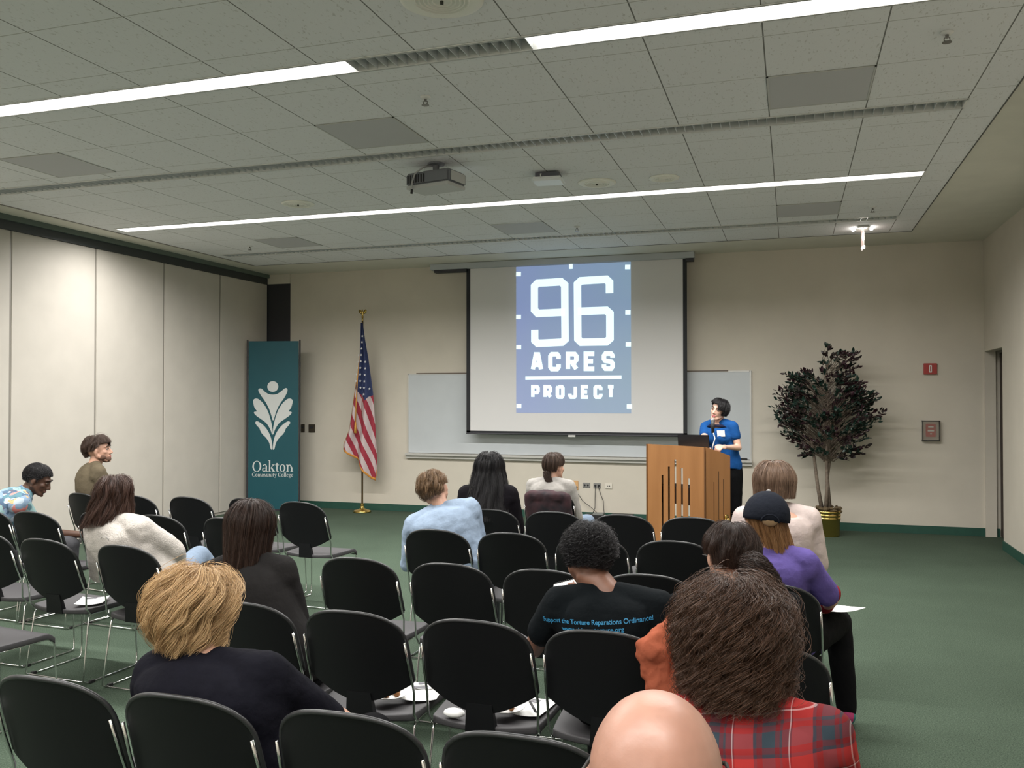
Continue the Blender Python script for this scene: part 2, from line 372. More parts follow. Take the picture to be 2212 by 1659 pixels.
o = bpy.data.objects.new('exit_lamp_light', L); C.objects.link(o); o.location = (.77, 10.54, ZC - .10)

# ------------------------------------------------------------------ flat drawing helpers
def tess(mbx, pts, M, thick=.002):
    """filled polygon pts (u,v) mapped with M(u,v,h)"""
    tr = geometry.tessellate_polygon([[Vector((p[0], p[1], 0)) for p in pts]])
    n = len(pts); V = [M(p[0], p[1], 0) for p in pts] + [M(p[0], p[1], thick) for p in pts]
    F = [tuple(t_) for t_ in tr] + [tuple(i + n for i in t_) for t_ in tr] + [(i, (i + 1) % n, (i + 1) % n + n, i + n) for i in range(n)]
    mbx.add(V, F)
def stroke(mbx, pts, wd, M, thick=.002, closed=False):
    """constant width polyline with mitred joints"""
    P = [Vector(p) for p in pts]; n = len(P); Lf = []; Rt = []
    for i in range(n):
        if closed: a = P[i - 1]; c = P[(i + 1) % n]
        else: a = P[i - 1] if i else None; c = P[i + 1] if i < n - 1 else None
        b = P[i]; d1 = (b - a).normalized() if a is not None else None; d2 = (c - b).normalized() if c is not None else None
        if d1 is None: d1 = d2
        if d2 is None: d2 = d1
        n1 = Vector((-d1.y, d1.x)); n2 = Vector((-d2.y, d2.x)); m = (n1 + n2).normalized(); k = wd / 2 / max(.4, m.dot(n1))
        Lf.append(b + m * k); Rt.append(b - m * k)
    N_ = n if closed else n - 1
    for i in range(N_):
        j = (i + 1) % n; q = [Lf[i], Lf[j], Rt[j], Rt[i]]
        mbx.add([M(p.x, p.y, 0) for p in q] + [M(p.x, p.y, thick) for p in q], [(0, 1, 2, 3), (4, 7, 6, 5), (0, 4, 5, 1), (1, 5, 6, 2), (2, 6, 7, 3), (3, 7, 4, 0)])
def smoothpts(pts, n=5):
    out = []; N_ = len(pts)
    for i in range(N_):
        p0, p1, p2, p3 = [Vector(pts[(i + k) % N_]) for k in (-1, 0, 1, 2)]
        for k in range(n):
            t_ = k / n; out.append(tuple(.5 * ((2 * p1) + (p2 - p0) * t_ + (2 * p0 - 5 * p1 + 4 * p2 - p3) * t_ ** 2 + (-p0 + 3 * p1 - 3 * p2 + p3) * t_ ** 3)))
    return out

# ------------------------------------------------------------------ whiteboard
t = empty('whiteboard', (-2.94, YF, .80), 0, 'wide grey-white marker board on the front wall behind the screen', 'whiteboard')
BX = 2.43
MB().box((-BX, -.018, .07), (BX, -.004, 1.22)).build('board', noisy(mat('board_surface', (.50, .53, .55), .3), 2, .04), t)
f = MB()
for a in [((-BX - .012, -.024, .06), (-BX + .008, 0, 1.23)), ((BX - .008, -.024, .06), (BX + .012, 0, 1.23)), ((-BX, -.024, 1.212), (BX, 0, 1.23))]: f.box(*a)
f.build('frame', M_alu, t)
MB().box((-BX - .03, -.085, .03), (BX + .02, 0, .062)).box((-BX - .03, -.05, -.012), (BX + .02, 0, .03)).build('tray', mat('tray_aluminium', (.50, .49, .46), .5, .2), t, bevel=.004)
MB().box((-BX + .13, -.032, 1.222), (-1.35, -.01, 1.236)).box((1.35, -.032, 1.222), (BX - .28, -.01, 1.236)).build('map_rail', mat('rail_brown', (.12, .09, .07), .5), t)
for (x, wd, lb) in [(-.60, .10, 'black eraser on the right end of the whiteboard tray'), (-.755, .055, 'short black marker beside the eraser on the whiteboard tray')]:
    tag(MB().box((-wd / 2, -.02, 0), (wd / 2, .02, .025)).build('eraser' if wd > .06 else 'marker', M_black, bevel=.004, loc=(x, YF - .045, .862)), lb, 'eraser' if wd > .06 else 'marker')

# ------------------------------------------------------------------ projection screen
SY = 11.62
t = empty('projection_screen', (-2.84, SY, 0), 0, 'large pull-down projection screen showing the 96 Acres Project slide', 'projection screen')
sx = lambda x: x + 2.84
MB().box((sx(-4.92), -.07, 3.50), (sx(-1.20), .07, ZC - .004)).build('housing', mat('screen_case', (.42, .45, .47), .5), t, bevel=.006)
MB().box((sx(-4.86), -.05, 3.46), (sx(-4.37), .05, 3.50)).box((sx(-1.31), -.05, 3.46), (sx(-1.21), .05, 3.50)).build('slot_trim', M_dark, t)
MB().box((sx(-4.327), -.0015, 1.205), (sx(-1.352), .0015, 3.50)).build('fabric', mat('screen_fabric', (.66, .65, .645), .8), t)
MB().box((sx(-4.385), -.003, 1.17), (sx(-4.327), .001, 3.50)).box((sx(-1.352), -.003, 1.17), (sx(-1.300), .001, 3.50)).box((sx(-4.385), -.003, 1.165), (sx(-1.300), .001, 1.21)).build('border', mat('screen_black', (.012, .013, .016), .7), t)
MB().tube([(sx(-4.385), 0, 1.172), (sx(-1.300), 0, 1.172)], .012, 10).build('bottom_bar', M_dark, t)
MB().box((sx(-2.90), -.02, 1.14), (sx(-2.80), .01, 1.168)).build('pull_handle', M_alu, t)
SU0, SU1, SV0, SV1 = -3.646, -2.039, 3.495, 1.465
def slideM(u, v, h): return (sx(SU0 + u * (SU1 - SU0)), -.004 - h * 1.0, 3.64 - v * (3.64 - 1.465))
def slide_mat():
    m = mat('slide_blue', (.0, .0, .0), 1, emit=(1, 1, 1), es=1.0); N, L_, b = nt(m)
    tc = N.new('ShaderNodeTexCoord'); sp = N.new('ShaderNodeSeparateXYZ'); L_.new(tc.outputs['Generated'], sp.inputs[0])
    n = N.new('ShaderNodeTexNoise'); n.inputs['Scale'].default_value = 2.2; L_.new(tc.outputs['Generated'], n.inputs['Vector'])
    mx = N.new('ShaderNodeMix'); mx.data_type = 'RGBA'; mx.inputs[6].default_value = (*srgb(112, 127, 176), 1); mx.inputs[7].default_value = (*srgb(112, 141, 160), 1)
    mr = N.new('ShaderNodeMath'); mr.operation = 'MULTIPLY_ADD'; mr.inputs[1].default_value = .6; mr.inputs[2].default_value = -.05
    ad = N.new('ShaderNodeMath'); ad.operation = 'ADD'; L_.new(sp.outputs[0], mr.inputs[0]); L_.new(mr.outputs[0], ad.inputs[0])
    m5 = N.new('ShaderNodeMath'); m5.operation = 'MULTIPLY'; m5.inputs[1].default_value = .55; L_.new(n.outputs[0], m5.inputs[0]); L_.new(m5.outputs[0], ad.inputs[1])
    L_.new(ad.outputs[0], mx.inputs[0]); L_.new(mx.outputs[2], b.inputs['Emission Color'])
    b.inputs['Emission Strength'].default_value = .95; b.inputs['Base Color'].default_value = (.18, .18, .18, 1); return m
sl = MB().box((sx(SU0), -.004, SV1), (sx(SU1), -.0018, SV0)).build('glowing_slide', slide_mat(), t)  # self-glowing sheet; the projected picture's light is put into its material
M_glow = mat('slide_white', (.2, .2, .2), 1, emit=srgb(228, 252, 255), es=1.0)
s = MB(); sw_ = .064
ZA = (.3, 1.0)
def SM(u, v, h): # isotropic coordinates, metres on the slide
    return slideM(u, v, h)
AR = (SU1 - SU0) / (3.64 - 1.465)
def iso(pts, wd):
    """points (u,v) -> stroke in metric space mapped back"""
    Wm = SU1 - SU0; Hm = 3.64 - 1.465
    P = [(u * Wm, v * Hm) for u, v in pts]
    return P, wd, (lambda x, y, h: slideM(x / Wm, y / Hm, h))
def sstroke(pts, wd, closed=False, tgt=None):
    P, wd, Mx = iso(pts, wd); stroke(tgt or s, P, wd, Mx, .0015, closed)
W9 = .104
def V(x, y): # zoom coordinates of the reference crop to u,v on the slide
    u = (x - 705) / 685; top = 168 - u * 26; bot = 1087 - u * 4; return (u, .065 + (y - top) / (bot - top) * .935)
def chain(pts): return [V(*p) for p in pts]
s = MB(); sstroke(chain([(820, 566), (820, 632), (838, 650), (985, 643), (1004, 625), (1002, 285), (980, 265), (838, 272), (818, 292), (818, 440), (838, 462), (1003, 455)]), W9)
s.build('slide_digit', M_glow, sl); s = MB()
sstroke(chain([(1267, 338), (1267, 272), (1248, 252), (1098, 260), (1078, 280), (1080, 622), (1100, 643), (1248, 640), (1269, 620), (1269, 465), (1248, 445), (1080, 450)]), W9)
s.build('slide_digit', M_glow, sl)
def letters(txt, x0, x1, y0, y1, wd, skew=0.0):
    """blocky letters with clipped corners between x0..x1"""
    n = len(txt); adv = (x1 - x0) / (n - .28); lw = adv * .72; h = y1 - y0; a = wd * 426 * .5; k = .16
    G = {'A': [[(0, 1), (.36, 0), (.64, 0), (1, 1)], [(.16, .70), (.84, .70)]],
         'C': [[(1, .32), (1, .14), (.82, 0), (.18, 0), (0, .14), (0, .86), (.18, 1), (.82, 1), (1, .86), (1, .68)]],
         'R': [[(0, 1), (0, 0), (.80, 0), (1, .14), (1, .40), (.80, .54), (0, .54)], [(.45, .54), (1, 1)]],
         'E': [[(1, 0), (0, 0), (0, 1), (1, 1)], [(0, .5), (.85, .5)]],
         'S': [[(1, .28), (1, .14), (.82, 0), (.18, 0), (0, .14), (0, .36), (.15, .48), (.85, .54), (1, .66), (1, .86), (.82, 1), (.18, 1), (0, .86), (0, .72)]],
         'P': [[(0, 1), (0, 0), (.80, 0), (1, .14), (1, .44), (.80, .58), (0, .58)]],
         'O': [[(.18, 0), (.82, 0), (1, .14), (1, .86), (.82, 1), (.18, 1), (0, .86), (0, .14), (.18, 0)]],
         'J': [[(1, 0), (1, .86), (.82, 1), (.18, 1), (0, .86), (0, .68)]],
         'T': [[(0, 0), (1, 0)], [(.5, 0), (.5, 1)]]}
    for i, ch in enumerate(txt):
        lx = x0 + i * adv; s = MB()
        for ln in G[ch]:
            sstroke([V(lx + a + u * (lw - 2 * a), y0 + skew * (lx - x0) + a + v * (h - 2 * a)) for u, v in ln], wd, False, s)
        s.build('slide_letter', M_glow, sl)
letters('ACRES', 795, 1297, 706, 826, .062, -.014)
letters('PROJECT', 797, 1300, 911, 997, .050, -.008)
s = MB(); sstroke(chain([(762, 869), (1335, 859)]), .048); s.build('slide_rule', M_glow, sl)
for (x, y) in [(720, 214), (720, 484), (721, 674), (722, 1044), (1372, 177), (1373, 458), (1375, 656), (1380, 1040)]: s = MB(); sstroke(chain([(x - 15, y), (x + 15, y)]), .060); s.build('slide_marker', M_glow, sl)
s = MB(); sstroke(chain([(1039, 152), (1039, 185)]), .052); s.build('slide_marker', M_glow, sl)

# spill of the projected picture on the screen case

# light thrown by the lit lens toward the screen
L = bpy.data.lights.new('projector_beam', 'SPOT'); L.energy = 28; L.spot_size = R(24); L.spot_blend = .5; L.color = (.80, .90, 1); L.shadow_soft_size = .03
o = bpy.data.objects.new('projector_beam', L); C.objects.link(o); o.location = (-2.62, 6.78, 3.44)
o.rotation_euler = (Vector((-2.84, SY, 3.0)) - Vector(o.location)).to_track_quat('-Z', 'Y').to_euler()

# ------------------------------------------------------------------ wall devices
def outlet(x, z, wd, hg, m, lb, holes, cat='outlet'):
    t = empty('wall_outlet', (x, YF, z), 0, lb, cat)
    MB().box((-wd / 2, -.012, -hg / 2), (wd / 2, 0, hg / 2)).build('cover_plate', m, t, bevel=.003)
    h = MB()
    for (u, v, r) in holes: h.tube([(u, -.011, v), (u, -.0135, v)], r, 10)
    h.build('sockets', M_black, t)
outlet(-2.856, .464, .085, .125, mat('orange_plate', (.62, .36, .16), .5), 'orange wall outlet with plugs, leftmost of the four low outlets', [(-.02, .03, .01), (-.018, -.025, .014), (.02, -.025, .014)])
outlet(-2.699, .468, .10, .07, mat('steel_plate', (.28, .27, .26), .4, .4), 'steel wall outlet without cords, second from the left', [(-.022, 0, .014), (.022, 0, .014)])
outlet(-2.549, .467, .10, .07, mat('steel_plate'), 'steel wall outlet with two cords plugged in', [(-.022, 0, .016), (.022, 0, .016)])
outlet(-2.388, .466, .10, .072, mat('cream_plate', (.66, .62, .54), .5), 'cream wall outlet, rightmost of the four low outlets', [(-.012, 0, .006), (.012, 0, .009)])
for (x, wd, lb) in [(-7.14, .06, 'narrow dark wall switch beside the teal banner'), (-6.985, .11, 'square dark control plate right of the narrow wall switch')]:
    t = empty('wall_switch', (x, YF, 1.207), 0, lb, 'wall switch')
    MB().box((-wd / 2, -.016, -.06), (wd / 2, 0, .06)).build('cover_plate', mat('bronze_plate', (.085, .07, .05), .4, .4), t, bevel=.003)
    MB().box((-wd * .28, -.022, .0), (wd * .28, -.016, .028)).build('lever', M_dark, t)
t = empty('fire_strobe', (1.627, YF, 2.03), 0, 'small red fire alarm strobe high on the front wall at right', 'fire alarm')
MB().box((-.075, -.03, -.068), (.075, 0, .068)).build('body', mat('alarm_red', (.36, .035, .03), .4), t, bevel=.004)
MB().box((-.016, -.042, -.045), (.016, -.03, .045)).build('strobe_lens', mat('strobe_clear', (.7, .68, .66), .2), t, bevel=.003)
MB().box((-.006, -.044, -.03), (.006, -.0415, .03)).build('lens_mark', mat('alarm_red2', (.30, .05, .05), .4), t)
t = empty('fire_alarm_pull', (1.627, YF, 1.27), 0, 'clear covered fire alarm pull station low on the front wall', 'fire alarm')
MB().box((-.055, -.03, -.075), (.055, 0, .085)).build('pull_box', mat('alarm_red3', (.42, .06, .045), .5), t, bevel=.004)
MB().box((-.035, -.038, -.01), (.035, -.03, .01)).box((-.03, -.036, .04), (.03, -.03, .055)).box((-.01, -.04, -.045), (.01, -.03, -.03)).build('handle', M_paper, t)
MB().box((-.10, -.055, -.125), (-.088, 0, .125)).box((.088, -.055, -.125), (.10, 0, .125)).box((-.10, -.055, .112), (.10, 0, .125)).box((-.10, -.055, -.125), (.10, 0, -.112)).box((-.10, -.060, -.125), (.10, -.055, .125)).build('clear_cover', mat('cover_plastic', (.92, .90, .88), .06, trans=1.0), t)
# receiver and cords on the floor under the board
t = empty('wireless_receiver', (-2.53, 11.60, 0), R(3), 'dark receiver box with a green display on the floor under the board', 'receiver')
MB().box((-.14, -.09, 0), (.14, .09, .10)).build('case', M_black, t, bevel=.006)
MB().box((-.10, -.0925, .045), (-.01, -.090, .075)).build('display', mat('green_display', (.1, .3, .02), .4, emit=(.45, 1, .05), es=1.3), t)
MB().box((-.02, -.07, .10), (.12, .06, .125)).build('top_unit', mat('grey_case', (.2, .21, .2), .5), t, bevel=.004)
tag(MB().box((-.17, -.10, 0), (.17, .10, .12)).build('equipment_bag', M_black, bevel=.03, loc=(-2.16, 11.62, 0)), 'soft black equipment bag on the floor right of the receiver', 'bag')
tag(MB().tube([(-2.84, YF - .02, .44), (-2.82, YF - .03, .36), (-2.74, YF - .04, .25), (-2.62, YF - .05, .17), (-2.52, 11.70, .11), (-2.47, 11.66, .10)], .004, 6).build('power_cord', M_black, None, True), 'black cord curving from the orange outlet to the receiver', 'cord')
tag(MB().tube([(-2.57, YF - .02, .46), (-2.575, YF - .02, .3), (-2.575, YF - .03, .16), (-2.57, 11.66, .12)], .004, 6).build('power_cord', M_black, None, True), 'straight dark cord hanging from the steel outlet', 'cord')
tag(MB().tube([(-2.53, YF - .02, .46), (-2.50, YF - .02, .36), (-2.46, YF - .02, .26), (-2.45, YF - .04, .18), (-2.42, 11.68, .10)], .004, 6).build('power_cord', M_black, None, True), 'bent dark cord, right one of the two from the steel outlet', 'cord')

# ------------------------------------------------------------------ teal banner stand
BO = Vector((-7.715, 11.20, 0)); bang = math.atan2(.20, .78)
t = empty('banner_stand', BO, bang, 'tall teal college banner stand in the front left corner', 'banner')
BW = .815; BZ0, BZ1 = .03, 2.515
bt = noisy(mat('banner_teal', srgb(10, 76, 86), .6), 2, .05)
bn = MB().box((.03, -.004, BZ0), (BW - .03, .004, BZ1)).build('banner_cloth', bt, t)
for x in (0.012, BW - .012): MB().tube([(x, 0, 0), (x, 0, BZ1 + .02)], .012, 10).build('side_pole', M_dark, t)
MB().box((0, -.12, 0), (.03, .12, .02)).box((BW - .03, -.12, 0), (BW, .12, .02)).box((.03, -.012, .0), (BW - .03, .012, .03)).build('base', M_dark, t)
def BMp(x, y, h): # crop pixels to banner plane
    u = (x - (112 + (y - 330) * .0125)) / 384.0; v = (y - 332) / (1560 - 332)
    return (u * BW, -.0045 - h, BZ1 - v * (BZ1 - .135))
lg = MB(); cx = 305
def both(pts, n=4):
    p = smoothpts(pts, n); tess(lg, p, BMp, .002); q = [(2 * cx + (y - 700) * .02 - x, y) for x, y in p]; tess(lg, q[::-1], BMp, .002)
tess(lg, [(cx - 1 + 39 * math.cos(a), 680 + 41 * math.sin(a)) for a in [2 * math.pi * k / 28 for k in range(28)]], BMp, .002)
tess(lg, smoothpts([(203, 700), (213, 694), (228, 699), (250, 722), (277, 738), (305, 742), (333, 738), (360, 720), (385, 697), (398, 691), (408, 700), (406, 725), (385, 768), (355, 815), (335, 860), (322, 905), (314, 935), (306, 935), (298, 905), (280, 850), (255, 800), (222, 750), (203, 715)], 4), BMp, .002)
both([(166, 800), (168, 782), (182, 771), (205, 777), (240, 812), (270, 865), (290, 925), (303, 985), (308, 1040), (303, 1043), (290, 1005), (262, 960), (222, 928), (190, 903), (174, 884), (176, 873), (193, 868), (176, 840)])
both([(183, 957), (192, 946), (212, 952), (250, 985), (280, 1030), (300, 1085), (308, 1155), (297, 1157), (285, 1110), (262, 1072), (236, 1045), (222, 1022), (214, 1000), (195, 978)])
lg.build('leaf_emblem', mat('banner_white', (.62, .64, .63), .6), bn)
# hand drawn serif letters: unit = x-height, primitives: ring, stem, serif
def serif(txt, x0, x1, base, xh, tgt, Mf, bold=1.0):
    TK = .21 * bold; TN = .075 * bold
    def ring(cx_, cy_, rx, ry, a0=0, a1=360, tk=TK, tn=TN):
        return ('ring', cx_, cy_, rx, ry, a0, a1, tk, tn)
    def st(x, y0, y1, w_=TK): return ('quad', [(x, y0), (x + w_, y0), (x + w_, y1), (x, y1)])
    def sf(xa, xb, y, h=.07): return ('quad', [(xa, y), (xb, y), (xb, y + h), (xa, y + h)])
    def qd(*p): return ('quad', list(p))
    G = {'O': (1.55, [ring(.75, .74, .70, .78, tk=.24 * bold)]), 'C': (1.40, [ring(.74, .74, .68, .78, 48, 312, .24 * bold), st(1.16, 1.02, 1.45, .07)]),
         'o': (1.08, [ring(.50, .5, .46, .53)]), 'e': (.98, [ring(.48, .5, .43, .53, 0, 318), qd((.12, .50), (.88, .50), (.88, .58), (.12, .58))]),
         'a': (.98, [ring(.36, .27, .31, .30, 40, 330, .17, .07), st(.60, .05, .78), ring(.46, .72, .33, .31, 10, 165, .15, .10), sf(.75, .95, 0, .09)]),
         'k': (1.12, [st(.14, 0, 1.6), sf(.0, .48, 0), sf(0, .2, 1.50, .08), qd((.34, .46), (.50, .52), (.94, .96), (.80, .96)), qd((.40, .54), (.62, .62), (1.06, .02), (.80, .02)), sf(.66, 1.12, 0), sf(.60, 1.04, .93)]),
         't': (.66, [st(.18, .12, 1.22), sf(.02, .60, .90, .09), ring(.42, .22, .24, .23, 180, 320, .18, .08)]),
         'n': (1.16, [st(.14, 0, .98), sf(0, .46, 0), sf(0, .2, .90, .09), ring(.56, .60, .33, .40, 0, 150, .20, .10), st(.79, 0, .62, .20), sf(.66, 1.12, 0)]),
         'm': (1.72, [st(.14, 0, .98), sf(0, .46, 0), sf(0, .2, .90, .09), ring(.52, .60, .29, .40, 0, 150, .20, .10), st(.71, 0, .62), sf(.60, 1.0, 0), ring(1.10, .60, .29, .40, 0, 150, .20, .10), st(1.30, 0, .62), sf(1.18, 1.66, 0)]),
         'u': (1.16, [st(.14, .34, .98), sf(0, .32, .92), ring(.46, .34, .32, .36, 180, 330, .20, .10), st(.74, 0, .98), sf(.60, .80, .92), sf(.90, 1.12, 0)]),
         'i': (.54, [st(.14, 0, .98), sf(0, .50, 0), sf(0, .2, .92), ring(.24, 1.36, .12, .12, tk=.12, tn=.12)]),
         'l': (.54, [st(.14, 0, 1.6), sf(0, .50, 0), sf(0, .2, 1.52)]),
         'y': (1.02, [qd((.10, .96), (.34, .96), (.62, .04), (.50, .04)), qd((.80, .96), (.90, .96), (.52, -.10), (.42, -.10)), sf(0, .44, .92), sf(.66, 1.04, .92), ring(.30, -.26, .20, .20, 180, 350, .14, .10)]),
         'g': (1.00, [ring(.44, .64, .34, .36, tk=.18), ring(.48, -.22, .42, .26, tk=.12), st(.20, -.04, .22, .12), sf(.20, .78, .0, .12), sf(.70, .98, .84, .12)]), ' ': (.50, [])}
    tot = sum(G[c_][0] for c_ in txt); kx = (x1 - x0) / tot; X = x0
    for c_ in txt:
        adv, prims = G[c_]
        mp = lambda x, y, h: Mf(X + x * kx, base - y * xh, h)
        for pr in prims:
            if pr[0] == 'quad': tess(tgt, pr[1], mp, .002)
            else:
                _, cx_, cy_, rx, ry, a0, a1, tk, tn = pr; n = 26
                for k in range(n):
                    A, B = [R(a0 + (a1 - a0) * (k + d) / n) for d in (0, 1)]
                    def pt(a, inner):
                        ca, sa = math.cos(a), math.sin(a); tx = tk if inner else 0; ty = tn if inner else 0
                        return (cx_ + (rx - tx) * ca, cy_ + (ry - ty) * sa)
                    q = [pt(A, 0), pt(B, 0), pt(B, 1), pt(A, 1)]
                    tgt.add([mp(*p, 0) for p in q] + [mp(*p, .002) for p in q], [(0, 1, 2, 3), (4, 7, 6, 5), (0, 4, 5, 1), (2, 6, 7, 3)])
        X += adv * kx
tx = MB(); serif('Oakton', 166, 460, 1330, 54, tx, BMp); serif('Community College', 166, 460, 1368, 20, tx, BMp, 1.15)
tx.build('lettering', mat('banner_white'), bn)

# ------------------------------------------------------------------ flag on its stand
t = empty('flag_stand', (-5.99, 11.56, 0), 0, 'american flag draped on a brass pole by the front wall', 'flag')
MB().lathe([(.13, 0), (.13, .02), (.115, .032), (.06, .045), (.03, .06), (.022, .11), (.028, .12), (.018, .13)], 32).build('base', M_brass, t, True)
MB().tube([(0, 0, .12), (0, 0, 2.80)], .013, 12).build('pole', mat('pole_brass_dark', (.16, .10, .045), .35, .6), t, True)
MB().tube([(0, 0, 2.78), (0, 0, 2.85)], .012, 10).ell((0, 0, 2.86), (.022, .022, .012)).ell((0, 0, 2.90), (.018, .014, .03)).build('ferrule', M_brass, t, True)
eg = MB().ell((0, 0, 2.925), (.016, .014, .030)).ell((0, -.006, 2.962), (.010, .012, .010))
for s_ in (-1, 1): tess(eg, [(s_ * .008, 2.93), (s_ * .03, 2.965), (s_ * .052, 2.972), (s_ * .066, 2.95), (s_ * .058, 2.925), (s_ * .036, 2.905), (s_ * .012, 2.90)], lambda u, v, h: (u, h, v), .008)
eg.build('eagle_finial', M_brass, t, True)
# cloth: rows down the drape, columns across; folds push it in and out
lefts = [(2.77, -.012), (2.5, -.03), (2.24, -.045), (2.0, -.085), (1.8, -.125), (1.5, -.17), (1.2, -.215), (.99, -.30)]
rights = [(2.77, .012), (2.5, .05), (2.24, .10), (2.0, .135), (1.75, .17), (1.4, .20), (1.1, .225), (.8, .25), (.55, .258)]
def interp(tb, z):
    for i in range(len(tb) - 1):
        if tb[i][0] >= z >= tb[i + 1][0]: k = (tb[i][0] - z) / (tb[i][0] - tb[i + 1][0]); return tb[i][1] * (1 - k) + tb[i + 1][1] * k
    return tb[-1][1]
NR, NCc = 90, 40; Vv = []; Ff = []; sc_ = []; bl_ = []; fr_ = []
def bottom(u): # hem height across the drape
    tb = [(0, .92), (.12, .88), (.30, .80), (.44, .76), (.50, .74), (.62, .62), (.80, .49), (.90, .465), (1, .60)]
    for i in range(len(tb) - 1):
        if tb[i][0] <= u <= tb[i + 1][0]: k = (u - tb[i][0]) / (tb[i + 1][0] - tb[i][0]); return tb[i][1] * (1 - k) + tb[i + 1][1] * k
    return .6
for i in range(NR + 1):
    for j in range(NCc + 1):
        u = j / NCc; v = i / NR; zb = bottom(u); z = 2.77 - v * (2.77 - zb)
        xl = interp(lefts, max(z, .99)); xr = interp(rights, max(z, .55)); x = xl + (xr - xl) * u
        amp = .012 + .05 * v; y = -.03 + amp * math.sin(u * 13.0 + v * 2.5 + .4) - .03 * v * (1 - abs(2 * u - 1))
        Vv.append((x, y, z))
        # diagonal stripe coordinate: stripes fall down to the right
        q = (x + .42 * z + .012 * math.sin(7 * z) + .35 * y)
        sc_.append((q - .638) / .078)
        cz = interp([(-.3, 1.86), (-.125, 1.83), (-.07, 1.74), (0.0, 1.66), (.072, 1.62), (.115, 1.69), (.30, 1.75)][::-1] if False else [(.30, 1.76), (.12, 1.69), (.075, 1.63), (0, 1.70), (-.07, 1.80), (-.13, 1.86), (-.3, 1.9)], x)
        bl_.append(z - cz)
        e = min(v and (1 - v) * (2.77 - zb), 9); fr_.append(1 if ((1 - v) * (2.77 - zb) < .035 or (u < .06 and v > .25)) else 0)
for i in range(NR):
    for j in range(NCc): a = i * (NCc + 1) + j; Ff.append((a, a + 1, a + NCc + 2, a + NCc + 1))
fm = mat('flag_cloth', (.5, .5, .5), .75); N, L_, b = nt(fm)
def attr(N, nm): a = N.new('ShaderNodeAttribute'); a.attribute_name = nm; return a.outputs['Fac']
pp = N.new('ShaderNodeMath'); pp.operation = 'PINGPONG'; pp.inputs[1].default_value = 1; L_.new(attr(N, 'stripe'), pp.inputs[0])
gt = N.new('ShaderNodeMath'); gt.operation = 'GREATER_THAN'; gt.inputs[1].default_value = .5; L_.new(pp.outputs[0], gt.inputs[0])
g2 = N.new('ShaderNodeMath'); g2.operation = 'GREATER_THAN'; g2.inputs[1].default_value = 0; L_.new(attr(N, 'canton'), g2.inputs[0])
g3 = N.new('ShaderNodeMath'); g3.operation = 'GREATER_THAN'; g3.inputs[1].default_value = .5; L_.new(attr(N, 'fringe'), g3.inputs[0])
m1 = N.new('ShaderNodeMix'); m1.data_type = 'RGBA'; m1.inputs[6].default_value = (.50, .41, .41, 1); m1.inputs[7].default_value = (.29, .022, .042, 1); L_.new(gt.outputs[0], m1.inputs[0])
m2 = N.new('ShaderNodeMix'); m2.data_type = 'RGBA'; m2.inputs[7].default_value = (.020, .032, .10, 1); L_.new(g2.outputs[0], m2.inputs[0]); L_.new(m1.outputs[2], m2.inputs[6])
m3 = N.new('ShaderNodeMix'); m3.data_type = 'RGBA'; m3.inputs[7].default_value = (.60, .26, .045, 1); L_.new(g3.outputs[0], m3.inputs[0]); L_.new(m2.outputs[2], m3.inputs[6])
L_.new(m3.outputs[2], b.inputs['Base Color'])
me = mesh_np('flag', Vv, Ff)
for nm, d in (('stripe', sc_), ('canton', bl_), ('fringe', fr_)):
    a = me.attributes.new(nm, 'FLOAT', 'POINT'); a.data.foreach_set('value', np.array(d, dtype=np.float32))
me.materials.append(fm); me.polygons.foreach_set('use_smooth', [True] * len(me.polygons))
fl = bpy.data.objects.new('flag_cloth', me); C.objects.link(fl); fl.parent = t; md = fl.modifiers.new('s', 'SOLIDIFY'); md.thickness = .004
stm = MB()
def zoompt(x, y): return (-6.0 + (x - 985) * .00194 + 5.99, 2.763 - (y - 205) * .001975)
for (x, y) in [(1003, 300), (1001, 345), (998, 393), (996, 440), (962, 440), (994, 487), (959, 490), (1030, 492), (991, 535), (1031, 540), (956, 535), (957, 583), (990, 583), (1028, 588), (955, 632), (988, 632), (1026, 635), (988, 682), (1024, 683), (1060, 690), (1022, 731)]:
    X, Z = zoompt(x, y)
    # find the cloth's front at this place
    yy = min(vv[1] for vv in Vv if abs(vv[0] - X) < .02 and abs(vv[2] - Z) < .03) if any(abs(vv[0] - X) < .02 and abs(vv[2] - Z) < .03 for vv in Vv) else -.05
    pts = [((.021 if k % 2 == 0 else .0085) * math.sin(math.pi * k / 5), (.021 if k % 2 == 0 else .0085) * math.cos(math.pi * k / 5)) for k in range(10)]
    tess(stm, [(X + p, Z + q_) for p, q_ in pts], lambda u_, v_, h: (u_, yy - .006 - h, v_), .002)
stm.build('stars', mat('star_white', (.62, .62, .64), .6), fl)
MB().tube([(-.03, -.05, 2.2), (-.045, -.075, 1.9), (-.055, -.09, 1.6), (-.06, -.10, 1.3)], .008, 6).tube([(-.06, -.10, 1.32), (-.062, -.10, 1.16)], [.012, .022], 8).build('gold_cord', mat('gold_cord', (.55, .27, .05), .6), t, True)

